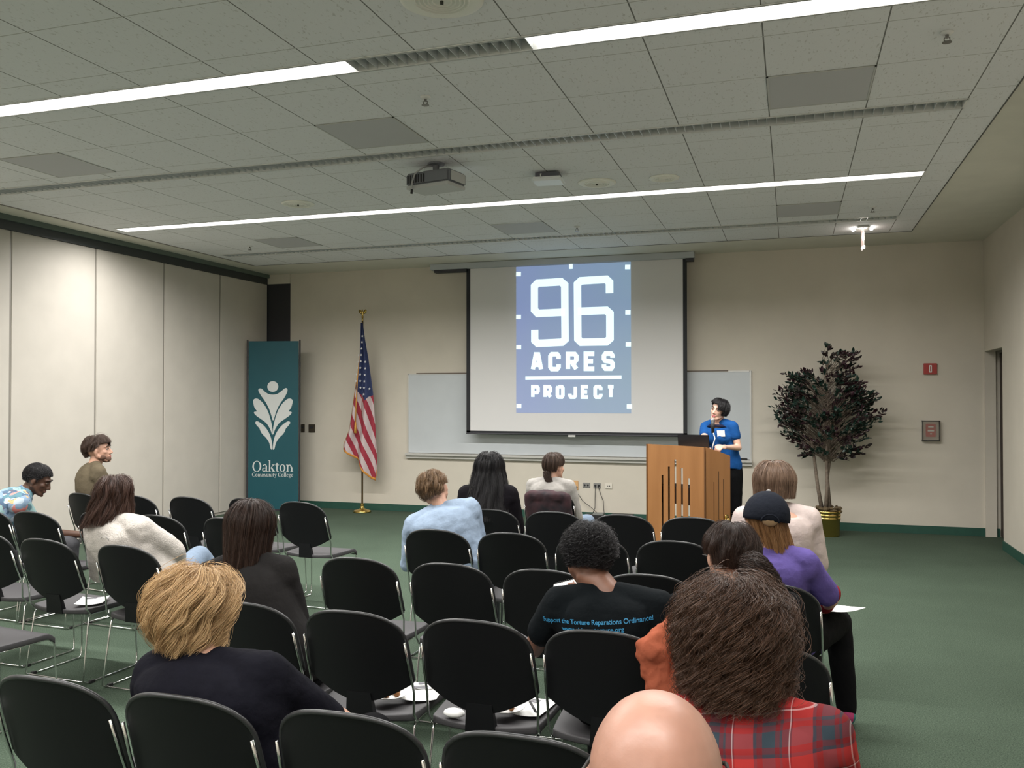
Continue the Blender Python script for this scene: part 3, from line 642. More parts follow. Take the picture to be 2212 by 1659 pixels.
# ------------------------------------------------------------------ potted ficus
t = empty('potted_ficus', (.41, 11.33, 0), 0, 'dark leaved artificial ficus tree in a brass pot by the front wall', 'potted plant')
MB().lathe([(.135, 0), (.14, .01), (.145, .20), (.152, .205), (.152, .225), (.146, .23), (.150, .24), (.155, .25), (.155, .265), (.147, .272), (.15, .28), (.158, .29), (.160, .31), (.150, .31), (.148, .27)], 36).build('pot', M_brass, t, True)
mo = MB()
rs = random.Random(3)
for k in range(70):
    a = rs.uniform(0, 6.28); r = .15 * math.sqrt(rs.random()); mo.ell((r * math.cos(a), r * math.sin(a), .30 + rs.uniform(-.01, .05)), (rs.uniform(.015, .04), rs.uniform(.01, .03), rs.uniform(.006, .02)), Matrix.Rotation(rs.uniform(0, 3), 3, 'X'), 6, 4)
tag(mo.build('dry_moss', mat('moss_brown', (.10, .07, .035), .9), t), kind='stuff')
bark = noisy(mat('bark', (.16, .125, .095), .8), 40, .25)
trunks = [[(-.02, 0, .3), (0, .01, .6), (-.01, 0, .95), (.02, 0, 1.3), (.0, 0, 1.9)], [(-.06, .02, .3), (-.11, .03, .6), (-.15, .02, .95), (-.2, .03, 1.3), (-.16, .04, 1.6)], [(.03, .03, .3), (.0, .04, .7), (.05, .06, 1.05), (.2, .05, 1.5)]]
for tr in trunks: MB().tube(tr, [.026, .022, .018, .013, .007][:len(tr)], 10).build('trunk', bark, t, True)
# twigs with leaves inside the crown's outline
outline = [(2.34, -.16, .0), (2.25, -.22, .36), (2.12, -.28, .42), (2.0, -.52, .36), (1.85, -.46, .42), (1.75, -.62, .55), (1.62, -.64, .62), (1.5, -.66, .66), (1.35, -.60, .58), (1.2, -.50, .52), (1.1, -.40, .48), (1.0, -.32, .40), (.9, -.26, .28), (.8, -.20, .18)]
twig = MB(); LV = []; LF = []; LC = []
def leaf(p, d, size, shade):
    d = d.normalized(); sd = d.cross(Vector((rs.uniform(-.4, .4), rs.uniform(-1, .2), rs.uniform(.1, 1)))).normalized(); up = d.cross(sd) * .12
    n = len(LV); s2 = size * .27
    LV.extend([p, p + d * size * .35 + sd * s2, p + d * size * .35 + up * size, p + d * size * .35 - sd * s2, p + d * size * .75 + sd * s2 * .7 - up * size, p + d * size * .75 - sd * s2 * .7 - up * size, p + d * size - up * size * 2])
    LF.extend([(n, n + 1, n + 2, n + 2), (n, n + 2, n + 3, n + 3), (n + 1, n + 4, n + 2, n + 2), (n + 2, n + 4, n + 6, n + 5), (n + 2, n + 5, n + 3, n + 3)]); LC.extend([shade] * 7)
for k in range(330):
    z = rs.triangular(.82, 2.32, 1.55); tb = outline
    for i in range(len(tb) - 1):
        if tb[i][0] >= z >= tb[i + 1][0]: kk = (tb[i][0] - z) / (tb[i][0] - tb[i + 1][0]); x0 = tb[i][1] * (1 - kk) + tb[i + 1][1] * kk; x1 = tb[i][2] * (1 - kk) + tb[i + 1][2] * kk
    a = rs.uniform(0, 2 * math.pi); mid = (x0 + x1) / 2; rx = (x1 - x0) / 2; rad = rs.uniform(.55, 1.0) ** .6
    dp = min(.40, rx * .8)
    tip = Vector((mid + rx * rad * math.cos(a), dp * rad * math.sin(a), z))
    root = Vector((mid * .3 + rs.uniform(-.06, .06), 0, max(.9, z - .10 - .42 * rad * rx)))
    m_ = root.lerp(tip, .6) + Vector((0, 0, .05)); pts = [root, m_, tip]
    twig.tube(pts, [.005, .003, .0015], 4)
    purple = rs.random() < (.62 if (z > 1.75 or abs(tip.x) > .35) else .33)
    n = 11
    for i in range(n):
        f_ = .30 + .70 * i / (n - 1); p = m_.lerp(tip, (f_ - .3) / .7) if f_ > .3 else m_
        dd = (tip - root).normalized() + Vector((rs.uniform(-.9, .9), rs.uniform(-.9, .9), rs.uniform(-1.0, .5)))
        leaf(p, dd, rs.uniform(.045, .075), (.75 if purple else .15) + rs.uniform(-.15, .15))
tag(twig.build('twigs', bark, t), kind='stuff')
me = bpy.data.meshes.new('foliage'); me.from_pydata([tuple(v) for v in LV], [], [tuple(dict.fromkeys(f_)) for f_ in LF]); me.update()
a = me.attributes.new('shade', 'FLOAT', 'POINT'); a.data.foreach_set('value', np.array(LC, dtype=np.float32))
lm = mat('leaf', (.02, .05, .025), .42); N, L_, b = nt(lm); cr = N.new('ShaderNodeValToRGB'); e = cr.color_ramp.elements
e[0].position = .1; e[0].color = (.008, .030, .020, 1); e[1].position = .85; e[1].color = (.030, .008, .014, 1); e2 = cr.color_ramp.elements.new(.45); e2.color = (.014, .020, .014, 1)
L_.new(attr(N, 'shade'), cr.inputs[0]); L_.new(cr.outputs[0], b.inputs['Base Color'])
me.materials.append(lm); fo = bpy.data.objects.new('foliage', me); C.objects.link(fo); fo.parent = t; fo['kind'] = 'stuff'

# ------------------------------------------------------------------ lectern
LA = Vector((-1.42, 9.02, 0)); LB = Vector((-.80, 8.62, 0)); ldir = (LB - LA); lw = ldir.length; lang = math.atan2(ldir.y, ldir.x)
t = empty('wooden_lectern', LA, lang, 'oak veneer lectern with slotted front panel', 'lectern')
LD = .40; LH = 1.205
# front panel built around the slots so light passes through
slots = [(.215, .56, .905), (.300, .48, 1.0), (.385, .42, 1.085), (.468, .48, 1.0), (.552, .56, .905)]
slots = [(.205, .27, .90), (.290, .235, .99), (.373, .20, 1.065), (.457, .235, .985), (.545, .27, .89)]
fp = MB(); x = 0; hwid = .0125
for (sxx, z0, z1) in slots:
    fp.box((x, 0, 0), (sxx - hwid, .006, LH)); fp.box((sxx - hwid, 0, 0), (sxx + hwid, .006, z0)); fp.box((sxx - hwid, 0, z1), (sxx + hwid, .006, LH)); x = sxx + hwid
fp.box((x, 0, 0), (lw, .006, LH)); fp.build('front_panel', M_oak, t)
MB().box((-.006, -.006, 0), (.006, .004, LH)).box((lw - .006, -.006, 0), (lw + .006, .006, LH)).build('corner_trim', wood('walnut_trim', (.09, .035, .012), (.14, .06, .02)), t)
for xx in (0, lw - .02):
    m = MB()
    m.add([(xx, .02, 0), (xx + .02, .02, 0), (xx + .02, LD, 0), (xx, LD, 0), (xx, .02, LH), (xx + .02, .02, LH), (xx + .02, LD, LH - .10), (xx, LD, LH - .10)], [(0, 3, 2, 1), (4, 5, 6, 7), (0, 1, 5, 4), (1, 2, 6, 5), (2, 3, 7, 6), (3, 0, 4, 7)])
    sp2 = m.build('side_panel', M_oak, t)
g = MB()
for yy, z0, z1 in [(.14, .30, .86), (.215, .25, .96), (.29, .30, .88)]: g.box((lw - .0005, yy - .004, z0), (lw + .0012, yy + .004, z1))
g.build('side_grooves', mat('groove_dark', (.05, .02, .008), .7), t)
m = MB(); m.add([(.02, .02, LH - .06), (lw - .02, .02, LH - .06), (lw - .02, LD, LH - .15), (.02, LD, LH - .15), (.02, .02, LH - .04), (lw - .02, .02, LH - .04), (lw - .02, LD, LH - .13), (.02, LD, LH - .13)], [(0, 3, 2, 1), (4, 5, 6, 7), (0, 1, 5, 4), (1, 2, 6, 5), (2, 3, 7, 6), (3, 0, 4, 7)]); m.build('reading_top', M_oak, t)
MB().box((.02, .10, .61), (lw - .02, LD - .02, .78)).build('drawer_box', mat('drawer_dark', (.07, .03, .012), .6), t); MB().box((.02, .03, .10), (lw - .02, LD - .02, .12)).build('shelf', M_oak, t)
kb = MB().tube([(lw, .30, .48), (lw + .03, .30, .48)], .012, 10).ell((lw + .045, .30, .48), (.022, .024, .024)).tube([(lw + .002, .33, .50), (lw + .012, .33, .50)], .030, 14)
kb.build('brass_fitting', M_brass, t, True)
MB().tube([(lw + .03, .30, .46), (lw + .03, .31, .36), (lw + .02, .35, .22), (lw + .02, .38, .02)], .008, 8).build('cord', mat('brown_cord', (.14, .05, .02), .5), t, True)
# laptop on it
def lp(u, v, z): return LA + Vector((math.cos(lang) * u - math.sin(lang) * v, math.sin(lang) * u + math.cos(lang) * v, z))
t = empty('laptop', lp(.46, .20, LH - .105), lang + R(22), 'open black laptop on the lectern seen from behind', 'laptop')
MB().box((-.16, -.02, 0), (.16, .20, .018)).build('keyboard_base', M_black, t, bevel=.004)
M_ = Matrix.Translation((0, -.02, .018)) @ Matrix.Rotation(R(12), 4, 'X')
MB().box((-.16, -.008, 0), (.16, 0, .20), M_).build('lid', mat('laptop_black', (.014, .014, .016), .35), t, bevel=.004)
MB().box((-.008, -.011, .015), (.008, -.0095, .025), M_).build('lid_badge', mat('badge', (.4, .4, .3), .4, .6), t)
# microphone on a gooseneck
mb_ = lp(.70, .16, LH - .07)
t = empty('gooseneck_microphone', mb_, 0, 'gooseneck microphone rising from the right side of the lectern', 'microphone')
MB().lathe([(.022, 0), (.022, .012), (.012, .02)], 16).build('base', M_chrome, t)
mt = Vector((-.742, 8.86, 1.43)) - mb_
MB().tube([(0, 0, .015), (.005, .0, .06), (.03, 0, .15), mt + Vector((.0, .02, -.09)), mt + Vector((0, .01, -.05))], .006, 8).build('gooseneck', M_alu, t, True)
MB().tube([mt + Vector((0, .01, -.10)), mt + Vector((-.002, .0, .02))], [.014, .021], 14).build('body', M_black, t, True)
MB().ell(mt + Vector((-.003, 0, .030)), (.021, .021, .021)).build('wire_grille', mat('mic_grille', (.35, .34, .33), .4, .6), t, True)

# ------------------------------------------------------------------ stacking chair
def make_chair():
    t = empty('stacking_chair', (0, 0, 0))
    H0, H1 = .478, .860; Hh = H1 - H0; W = .226
    def hw(z):
        k = 1.0
        if z < .088: k = min(1, (max(z, .0006) / .088) ** .60)
        tz = (z - (Hh - .135)) / .135
        if tz > 0: k = (1 - min(tz, 1) ** 2.5) ** (1 / 2.5)
        side = 1.0 - .06 * max(0, (z - .09) / (Hh - .09))
        return W * k * side
    zs = [0, .002, .005, .010, .018, .028, .040, .055, .070, .082, .090, .10, .14, .18, .22, Hh - .135] + [Hh - .135 + .135 * q for q in (.2, .4, .55, .7, .8, .87, .92, .96, .985, .9985)]
    nc = 18; th = .012
    V_ = []; F_ = []
    for side in (0, 1):
        for z in zs:
            h = hw(z)
            for j in range(nc + 1):
                u = -1 + 2 * j / nc; x = h * u; y = .085 - .115 * (z / Hh) ** 1.15 + .040 * (x / W) ** 2
                yy = y - (th if side == 0 else 0)
                V_.append((x, yy, H0 + z))
    nr = len(zs); S_ = nr * (nc + 1)
    for i in range(nr - 1):
        for j in range(nc):
            a = i * (nc + 1) + j; F_.append((a, a + 1, a + nc + 2, a + nc + 1)); F_.append((S_ + a, S_ + a + nc + 1, S_ + a + nc + 2, S_ + a + 1))
    for i in range(nr - 1):
        for j in (0, nc): a = i * (nc + 1) + j; F_.append((a, a + nc + 1, S_ + a + nc + 1, S_ + a))
    for j in range(nc):
        F_.append((j, S_ + j, S_ + j + 1, j + 1)); a = (nr - 1) * (nc + 1) + j; F_.append((a, a + 1, S_ + a + 1, S_ + a))
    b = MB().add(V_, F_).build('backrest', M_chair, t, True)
    md = b.modifiers.new('b', 'BEVEL'); md.width = .004; md.segments = 2; md.limit_method = 'ANGLE'; md.angle_limit = R(50)
    # rolled lip round the shell's top and sides, lighter grey painting its gloss highlight
    lip = []
    for z in zs[11:]: h = hw(z); lip.append((h, .085 - .115 * (z / Hh) ** 1.15 + .040 * (h / W) ** 2 - .006, H0 + z))
    L2 = [(-x, y, z) for x, y, z in lip]; path = L2 + [(0, .085 - .115 - .006, H1)] + lip[::-1]
    MB().tube(path, .0075, 8).build('rim', mat('rim_highlight', (.022, .023, .024), .36), b, True)
    # bracket from seat to back
    MB().add([(-.062, .075, .405), (.062, .075, .405), (.062, .11, .405), (-.062, .11, .405), (-.052, .062, .52), (.052, .062, .52), (.052, .080, .52), (-.052, .080, .52)], [(0, 3, 2, 1), (4, 5, 6, 7), (0, 1, 5, 4), (1, 2, 6, 5), (2, 3, 7, 6), (3, 0, 4, 7)]).build('back_bracket', M_chair, t)
    # seat pan
    V_ = []; F_ = []; nr, nc = 16, 16
    for side in (0, 1):
        for i in range(nr + 1):
            v = i / nr
            for j in range(nc + 1):
                u = -1 + 2 * j / nc
                y = .075 + v * .43; half = .235 - .02 * (1 - v) ** 2
                e0 = .045 * (u ** 2) * (1 - v) ** 3; e1 = -.030 * (abs(u) ** 3) * v ** 4
                z = .432 - .014 * (1 - u * u) * math.sin(math.pi * min(1, v * 1.1)) - .035 * max(0, v - .82) / .18 * max(0, v - .82) / .18
                V_.append((u * half, y + e0 + e1, z - (.026 if side else 0) + (.006 * abs(u) ** 3 if not side else 0)))
    S_ = (nr + 1) * (nc + 1)
    for i in range(nr):
        for j in range(nc): a = i * (nc + 1) + j; F_.append((a, a + 1, a + nc + 2, a + nc + 1)); F_.append((S_ + a, S_ + a + nc + 1, S_ + a + nc + 2, S_ + a + 1))
    for i in range(nr):
        for j in (0, nc): a = i * (nc + 1) + j; F_.append((a, a + nc + 1, S_ + a + nc + 1, S_ + a))
    for j in range(nc):
        F_.append((j, S_ + j, S_ + j + 1, j + 1)); a = nr * (nc + 1) + j; F_.append((a, a + 1, S_ + a + 1, S_ + a))
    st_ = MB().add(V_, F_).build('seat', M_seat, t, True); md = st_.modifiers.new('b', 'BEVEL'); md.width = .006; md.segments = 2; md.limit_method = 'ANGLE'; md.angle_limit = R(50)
    for s_ in (-1, 1):
        x = s_ * .215
        pts = [(s_ * .219, .018, .745), (s_ * .224, .052, .64), (s_ * .227, .094, .53), (s_ * .224, .098, .445), (s_ * .222, .13, .404), (x, .20, .402), (x, .43, .402), (x, .465, .395), (x + s_ * .004, .480, .365), (x + s_ * .012, .492, .10), (x + s_ * .014, .490, .022), (x + s_ * .014, .470, .008), (x + s_ * .014, .10, .008), (x + s_ * .014, .075, .022), (x + s_ * .010, .085, .10), (x, .125, .38), (x, .14, .400)]
        MB().tube(pts, .0052, 8).build('leg', M_chrome, t, True)
    MB().tube([(-.229, .10, .010), (.229, .10, .010)], .0055, 8).build('floor_crossbar', M_chrome, t, True)
    MB().tube([(-.215, .17, .398), (.215, .17, .398)], .0055, 8).build('seat_crossbar', M_chrome, t, True)
    for s_ in (-1, 1): MB().box((s_ * .232 - .009, .12, 0), (s_ * .232 + .009, .15, .016)).build('floor_glide', M_black, t)
    return t
CH0 = make_chair(); used = [False]
def kids(o): return [c for c in bpy.data.objects if c.parent == o]
TREE = [(c, kids(c)) for c in kids(CH0)]
def place_chair(x, y, rz, label, group):
    if not used[0]: r = CH0; used[0] = True
    else:
        r = CH0.copy(); C.objects.link(r)
        for ch, gs in TREE:
            c = ch.copy(); C.objects.link(c); c.parent = r
            for g_ in gs: d = g_.copy(); C.objects.link(d); d.parent = c
    r.location = (x, y + .02, 0); r.rotation_euler = (0, 0, R(rz)); tag(r, label, 'chair', group); return r
GC, GL = 'black stacking chairs in the centre block', 'black stacking chairs in the left block'
CX = [-2.14, -1.65, -1.145, -.655, -.10]
rows = [('Z', 1.06, [None, None, None, None, 'black chair under the bald man']),
        ('A', 2.08, ['black chair at the bottom left corner, nearest row', 'black chair the blonde woman sits in, second from the left in the nearest row', 'black chair third from left in the nearest row', 'black chair left of the bald head, nearest row', 'black chair holding the woman in red plaid']),
        ('B', 3.08, ['black chair holding the long haired woman in the dark top', 'empty black chair in the second row with brown leftovers on its seat', 'empty black chair in the second row with red leftovers and a pen on its seat', 'black chair holding the person with blue lettering on the shirt', 'black chair behind the curly head, holding the woman with the dark ponytail']),
        ('C', 4.08, [None, 'empty black chair left end of the third centre row', 'empty black chair second in the third centre row', 'empty black chair left of the notepad, third centre row', 'black chair holding the woman in the cap']),
        ('D', 5.10, ['black chair holding the man in the light blue shirt', 'empty black chair right of the man in the light blue shirt', 'empty black chair behind the dark round head, fourth row', 'empty black chair left of the dark ponytail, fourth row', 'black chair holding the woman in the pale pink top']),
        ('E', 6.13, ['black chair holding the woman with long black hair', 'empty black chair in front of the woman in grey', 'empty black chair left of the lectern base', 'empty black chair in front of the lectern', None]),
        ('F', 7.36, [None])]
CXC = {('C', 1): -2.16, ('C', 2): -1.63, ('C', 3): -1.16, ('E', 0): -2.19}
for rn, y, lbs in rows:
    if rn == 'F': continue
    for i, lb in enumerate(lbs):
        if lb is None: continue
        x = CX[i]; yy = y + random.uniform(-.012, .012) - (.09 if lb.endswith('red plaid') else 0)
        if rn == 'C' and i in (1, 2, 3): x = [-2.16, -1.645, -1.145][i - 1]
        place_chair(x, yy, random.uniform(-.5, .5), lb, GC)
place_chair(-.655, 4.12, 1.0, 'empty black chair right of the dark round head, third centre row', GC)
place_chair(-2.02, 7.36, 2, 'black chair holding the woman in grey, nearest the screen', GC)
for (x, y, rz, lb) in [(-3.59, 4.03, -3, 'black chair holding the woman in the white fleece'), (-4.20, 4.07, -3, 'empty black chair left of the white fleece woman'),
                       (-5.26, 5.00, -2, 'empty black chair in front of the man in the floral shirt'), (-5.85, 6.08, -10, 'black chair holding the man in the olive sweater'),
                       (-4.27, 5.12, -3, 'empty black chair just beyond the white fleece woman, at her right shoulder'), (-4.78, 5.13, -3, 'empty black chair hidden behind the white fleece woman at her left'),
                       (-5.31, 6.08, -3, 'empty black chair right of the olive sweater man'), (-4.79, 6.12, -3, 'empty black chair along the partition, left of the banner'),
                       (-4.26, 6.19, -4, 'empty black chair in front of the teal banner, mostly hidden by brown hair'), (-3.72, 5.15, -4, 'empty black chair left of the long brown hair, middle left row'),
                       (-3.72, 6.10, -4, 'empty black chair with its whole seat in view, nearest the flag'), (-4.82, 4.20, -3, 'empty black chair cut by the left edge of the photo'),
                       (-4.05, 3.28, -6, 'black chair at the left edge with only its grey seat in view'), (-5.76, 5.05, -4, 'black chair holding the man in the floral shirt')]:
    place_chair(x, y, rz, lb, GL)
# ------------------------------------------------------------------ people
def bake(name, mb, m, voxel, smooth=4, disp=0, dscale=.12, parent=None, loc=None, sfac=.5):
    me = bpy.data.meshes.new(name); me.from_pydata([tuple(v) for v in mb.v], [], mb.f); me.update()
    bm = bmesh.new(); bm.from_mesh(me); bmesh.ops.recalc_face_normals(bm, faces=bm.faces); bm.to_mesh(me); bm.free()
    o = bpy.data.objects.new(name, me); C.objects.link(o)
    r = o.modifiers.new('r', 'REMESH'); r.mode = 'VOXEL'; r.voxel_size = voxel
    if smooth: s_ = o.modifiers.new('s', 'SMOOTH'); s_.factor = sfac; s_.iterations = smooth
    if disp:
        tx_ = bpy.data.textures.new('folds', 'CLOUDS'); tx_.noise_scale = dscale; tx_.noise_depth = 2
        d = o.modifiers.new('d', 'DISPLACE'); d.texture = tx_; d.strength = disp; d.mid_level = .5; d.texture_coords = 'LOCAL'
    dg = bpy.context.evaluated_depsgraph_get(); dg.update()
    me2 = bpy.data.meshes.new_from_object(o.evaluated_get(dg)); bpy.data.objects.remove(o); bpy.data.meshes.remove(me)
    me2.materials.clear(); me2.materials.append(m); me2.polygons.foreach_set('use_smooth', [True] * len(me2.polygons))
    o = bpy.data.objects.new(name, me2); C.objects.link(o)
    if parent is not None: me2.transform(Matrix.Translation(-Vector(parent.location))); o.parent = parent
    elif loc is not None: me2.transform(Matrix.Translation(-Vector(loc))); o.location = loc
    return o
def put(mb, name, m, parent, smooth=True):
    mb.v = [tuple(Vector(v) - Vector(parent.location)) for v in mb.v]; return mb.build(name, m, parent, smooth)
def cloth(name, col, rough=.85, bump=.25, bs=60, amt=.08): return noisy(mat(name, col, rough, spec=.08), 25, amt, bump, bs)
def skin(name, col): return noisy(mat(name, col, .5, sss=.06), 30, .05, .04, 200)
SK_L = skin('skin_light', (.52, .30, .215)); SK_B = noisy(mat('skin_scalp', (.37, .195, .140), .42, sss=.06), 14, .10, .03, 150)
SK_D = skin('skin_dark', (.085, .040, .024)); SK_M = skin('skin_brown', (.21, .10, .065))
def hairmat(name, dark, light):
    m = mat(name, dark, .42, spec=.4); N, L_, b = nt(m); mx = N.new('ShaderNodeMix'); mx.data_type = 'RGBA'
    mx.inputs[6].default_value = (*dark, 1); mx.inputs[7].default_value = (*light, 1); L_.new(attr(N, 'shade'), mx.inputs[0]); L_.new(mx.outputs[2], b.inputs['Base Color']); return m
class Pose: pass
def person(label, pelvis, face, headtop, hyaw=0, hpitch=0, hroll=0, sw=.185, wide=1.0, hs=1.0, skinm=SK_L, hair_t=.012,
           shirt=None, sleeve=1.0, pants=None, shoes=None, arms=None, legs=None, neckline=1.04, bust=0, slouch=.02, voxel=.008, disp=.010, sh_yaw=0, belly=0, stand=False, neck=.125, collar=None, sh_roll=0, nshift=(0, 0, 0), name='person', inflate=.013):
    """all positions in metres in the room; face = body heading, degrees anticlockwise from the front wall"""
    P = Pose(); up = Vector((0, 0, 1)); fr = R(face); X = Vector((math.cos(fr), math.sin(fr), 0)); Y = Vector((-math.sin(fr), math.cos(fr), 0))
    P0 = Vector(pelvis); Hm = Matrix.Rotation(R(hyaw), 3, 'Z') @ Matrix.Rotation(R(hpitch), 3, 'X') @ Matrix.Rotation(R(hroll), 3, 'Y')
    hX, hY, hZ = Hm.col[0], Hm.col[1], Hm.col[2]
    Hc = Vector(headtop) - hZ * (.120 * hs + hair_t)
    hp = lambda x, y, z: Hc + hX * x * hs + hY * y * hs + hZ * z * hs
    Nb = (hp(0, -.035, -.085) + (-up * .085 - Y * .012)) * .999; Nb = hp(0, -.03, -.10) * .35 + (hp(0, -.035, -.10) - up * (neck - .08) - Y * .015) * .65 + Vector(nshift)
    P.hp, P.Hm, P.Hc, P.Nb, P.X, P.Y, P.hs = hp, Hm, Hc, Nb, X, Y, hs
    # spine curve
    d = (Nb - P0); L0 = d.length
    c1 = P0 + up * L0 * .35 - Y * (.02 + slouch); c2 = Nb - up * L0 * .28 - Y * (.012 + slouch) + (d - up * d.z) * -.05
    def sp(t_):
        if t_ < 0: return P0 + up * t_ * L0
        if t_ > 1: return Nb + (hp(0, -.02, -.07) - Nb) * min(1, (t_ - 1) / .2)
        return (1 - t_) ** 3 * P0 + 3 * (1 - t_) ** 2 * t_ * c1 + 3 * (1 - t_) * t_ ** 2 * c2 + t_ ** 3 * Nb
    shX = (Matrix.Rotation(R(sh_yaw), 3, 'Z') @ X); shX = shX.normalized()
    def ax(t_):
        tg = (sp(min(1, t_ + .05)) - sp(max(0, t_ - .05))).normalized(); k = max(0, min(1, t_)); sd_ = X * tg.dot(X); tg = (tg - sd_ * (.75 if t_ > .4 else .4)).normalized(); x_ = (X * (1 - k) + shX * k); x_ = (x_ - tg * x_.dot(tg)).normalized(); x_ = (x_ + up * math.tan(R(sh_roll)) * k).normalized(); return x_, tg.cross(x_), tg
    k = sw / .185
    tab = [(-.20, .09, .075), (-.13, .150, .105), (-.03, .180, .125), (.08, .178, .126), (.2, .160, .118), (.33, .150, .110), (.48, .155, .112), (.62, .168, .118), (.74, .176, .118), (.83, .172, .108), (.90, .150, .092), (.95, .112, .076), (.99, .075, .063), (1.03, .060, .058), (1.10, .054, .056), (1.2, .052, .055)]
    def torso(m, e, t0, t1):
        rings = []
        for (t_, a, b_) in tab:
            if t_ < t0 or t_ > t1: continue
            x_, y_, _ = ax(t_); kk = (k if t_ > .5 else (.5 + .5 * k)) * (wide if t_ < 1 else 1) if t_ < .98 else 1
            by = belly * math.exp(-((t_ - .22) / .22) ** 2)
            rings.append((sp(t_) + y_ * by * .5, x_, y_, a * kk + e, b_ * (1 + (kk - 1) * .6) + e + by * .5))
        m.loft(rings, 26)
    xs, ys_, zs_ = ax(.86); base = sp(.86)
    SHL = [base + xs * s_ * (sw - .012) * 1.0 + zs_ * .012 for s_ in (-1, 1)]; P.SH = SHL
    def default_arm(i):
        s_ = (-1, 1)[i]; el = SHL[i] + X * s_ * .055 + Y * .06 - up * .27; wr = P0 + X * s_ * .04 + Y * .30 + up * .075
        return el, wr
    A = []
    for i in (0, 1):
        a_ = (arms or {}).get(i)
        if a_ is None: A.append(default_arm(i))
        else: A.append((Vector(a_[0]), Vector(a_[1])))
    P.A = A
    def arm(m, e, i, frac=1.0, hand=True):
        S_, (E_, W_) = SHL[i], A[i]; s_ = (-1, 1)[i]; w_ = .5 + .5 * wide * k
        nk = sp(.985) + ax(.95)[0] * s_ * .040
        m.capsule(nk, S_, .046 + e * .9, .054 * w_ + e); m.capsule(base + xs * s_ * .08 - zs_ * .05, S_ - zs_ * .03, .07, .058 * w_ + e)
        if frac <= .5:
            q = S_.lerp(E_, frac / .5); m.capsule(S_, q, .056 * w_ + e, .046 * w_ + e * 1.5); return
        m.capsule(S_, E_, .056 * w_ + e, .041 * w_ + e)
        f2 = (frac - .5) / .5; q = E_.lerp(W_, f2); m.capsule(E_, q, .042 * w_ + e, (.042 + (.027 - .042) * f2) * w_ + e)
    def hand(m, W_, E_, palm, curl=.5, sp_=1):
        dirn = (W_ - E_).normalized(); pn = Vector(palm); pn = (pn - dirn * pn.dot(dirn)).normalized(); sd = dirn.cross(pn)
        c_ = W_ + dirn * .045; Mx = Matrix((sd, dirn, pn)).transposed()
        m.ell(c_, (.040, .050, .016), Mx); m.capsule(W_, c_, .026, .022)
        for j, (o_, ln) in enumerate([(-.030, .068), (-.010, .078), (.010, .074), (.029, .060)]):
            b_ = c_ + dirn * .040 + sd * o_; k1 = curl * .8; d1 = (dirn * math.cos(k1) + pn * math.sin(k1)); p1 = b_ + d1 * ln * .5
            d2 = (dirn * math.cos(k1 * 2.2) + pn * math.sin(k1 * 2.2)); m.capsule(b_, p1, .0092, .0086, 8); m.capsule(p1, p1 + d2 * ln * .45, .0086, .0070, 8)
        b_ = c_ - dirn * .015 - sd * sp_ * .034; p1 = b_ + (dirn * .7 - sd * sp_ * .6 + pn * .3).normalized() * .034; m.capsule(b_, p1, .013, .011, 8); m.capsule(p1, p1 + (dirn * .85 + pn * .5).normalized() * .028, .011, .0085, 8)
    # legs
    Lg = []
    for i in (0, 1):
        s_ = (-1, 1)[i]; l_ = (legs or {}).get(i)
        hipp = P0 + X * s_ * .085 - up * .02
        if l_ is None: kn = P0 + X * s_ * .13 + Y * .43 - up * .01; an = Vector((kn.x, kn.y, 0)) + Y * .0 + up * .085; toe = an + Y * .15 + X * s_ * .02 - up * .055
        else: kn, an, toe = [Vector(q) for q in l_]
        Lg.append((hipp, kn, an, toe))
    P.L = Lg
    def leg(m, e, i, frac=1.0):
        h_, kn, an, toe = Lg[i]; w_ = .6 + .4 * wide
        m.capsule(h_, kn, .085 * w_ + e, .058 * w_ + e); f2 = (frac - .5) / .5
        if f2 > 0: q = kn.lerp(an, f2); cf = kn.lerp(an, .3); m.capsule(kn, cf, .056 * w_ + e, .052 * w_ + e); m.capsule(cf, q, .052 * w_ + e, (.038 if f2 > .9 else .045) + e)
    # ---- body: one continuous surface
    b_ = MB(); torso(b_, -.004, -.3, 1.3)
    for i in (0, 1):
        arm(b_, -.004, i); cu = (arms or {}).get(i)
        pal = cu[2] if cu and len(cu) > 2 else -up; cr_ = cu[3] if cu and len(cu) > 3 else .45
        hand(b_, A[i][1], A[i][0], pal, cr_, (1, -1)[i]); leg(b_, -.004, i); an, toe = Lg[i][2], Lg[i][3]; b_.capsule(an - Vector((0, 0, .02)), toe, .030, .022)
    if bust:
        for s_ in (-1, 1): x_, y_, z_ = ax(.66); b_.ell(sp(.66) + x_ * s_ * .075 + y_ * (.085), (.062, bust, .06))
    # head
    b_.ell(hp(0, -.014, .030), (.076 * hs, .096 * hs, .090 * hs), Hm, 24, 16)
    b_.ell(hp(0, .030, -.022), (.060 * hs, .062 * hs, .080 * hs), Hm, 20, 14); b_.ell(hp(0, .052, -.078), (.036 * hs, .036 * hs, .032 * hs), Hm)
    b_.ell(hp(0, .080, -.098), (.019 * hs, .014 * hs, .014 * hs), Hm); 
    for s_ in (-1, 1):
        b_.capsule(hp(s_ * .060, .0, -.045), hp(s_ * .022, .066, -.092), .018 * hs, .016 * hs); b_.ell(hp(s_ * .040, .058, -.018), (.022 * hs, .022 * hs, .018 * hs), Hm)
        b_.capsule(hp(s_ * .012, .086, .030), hp(s_ * .046, .070, .028), .009 * hs, .008 * hs, 10); b_.ell(hp(s_ * .011, .098, -.034), (.009 * hs, .010 * hs, .008 * hs), Hm)
        Em = Hm @ Matrix.Rotation(R(s_ * -18), 3, 'Z'); b_.ell(hp(s_ * .078, -.008, -.004), (.010 * hs, .020 * hs, .032 * hs), Em); b_.ell(hp(s_ * .076, -.002, -.026), (.008 * hs, .010 * hs, .012 * hs), Em)
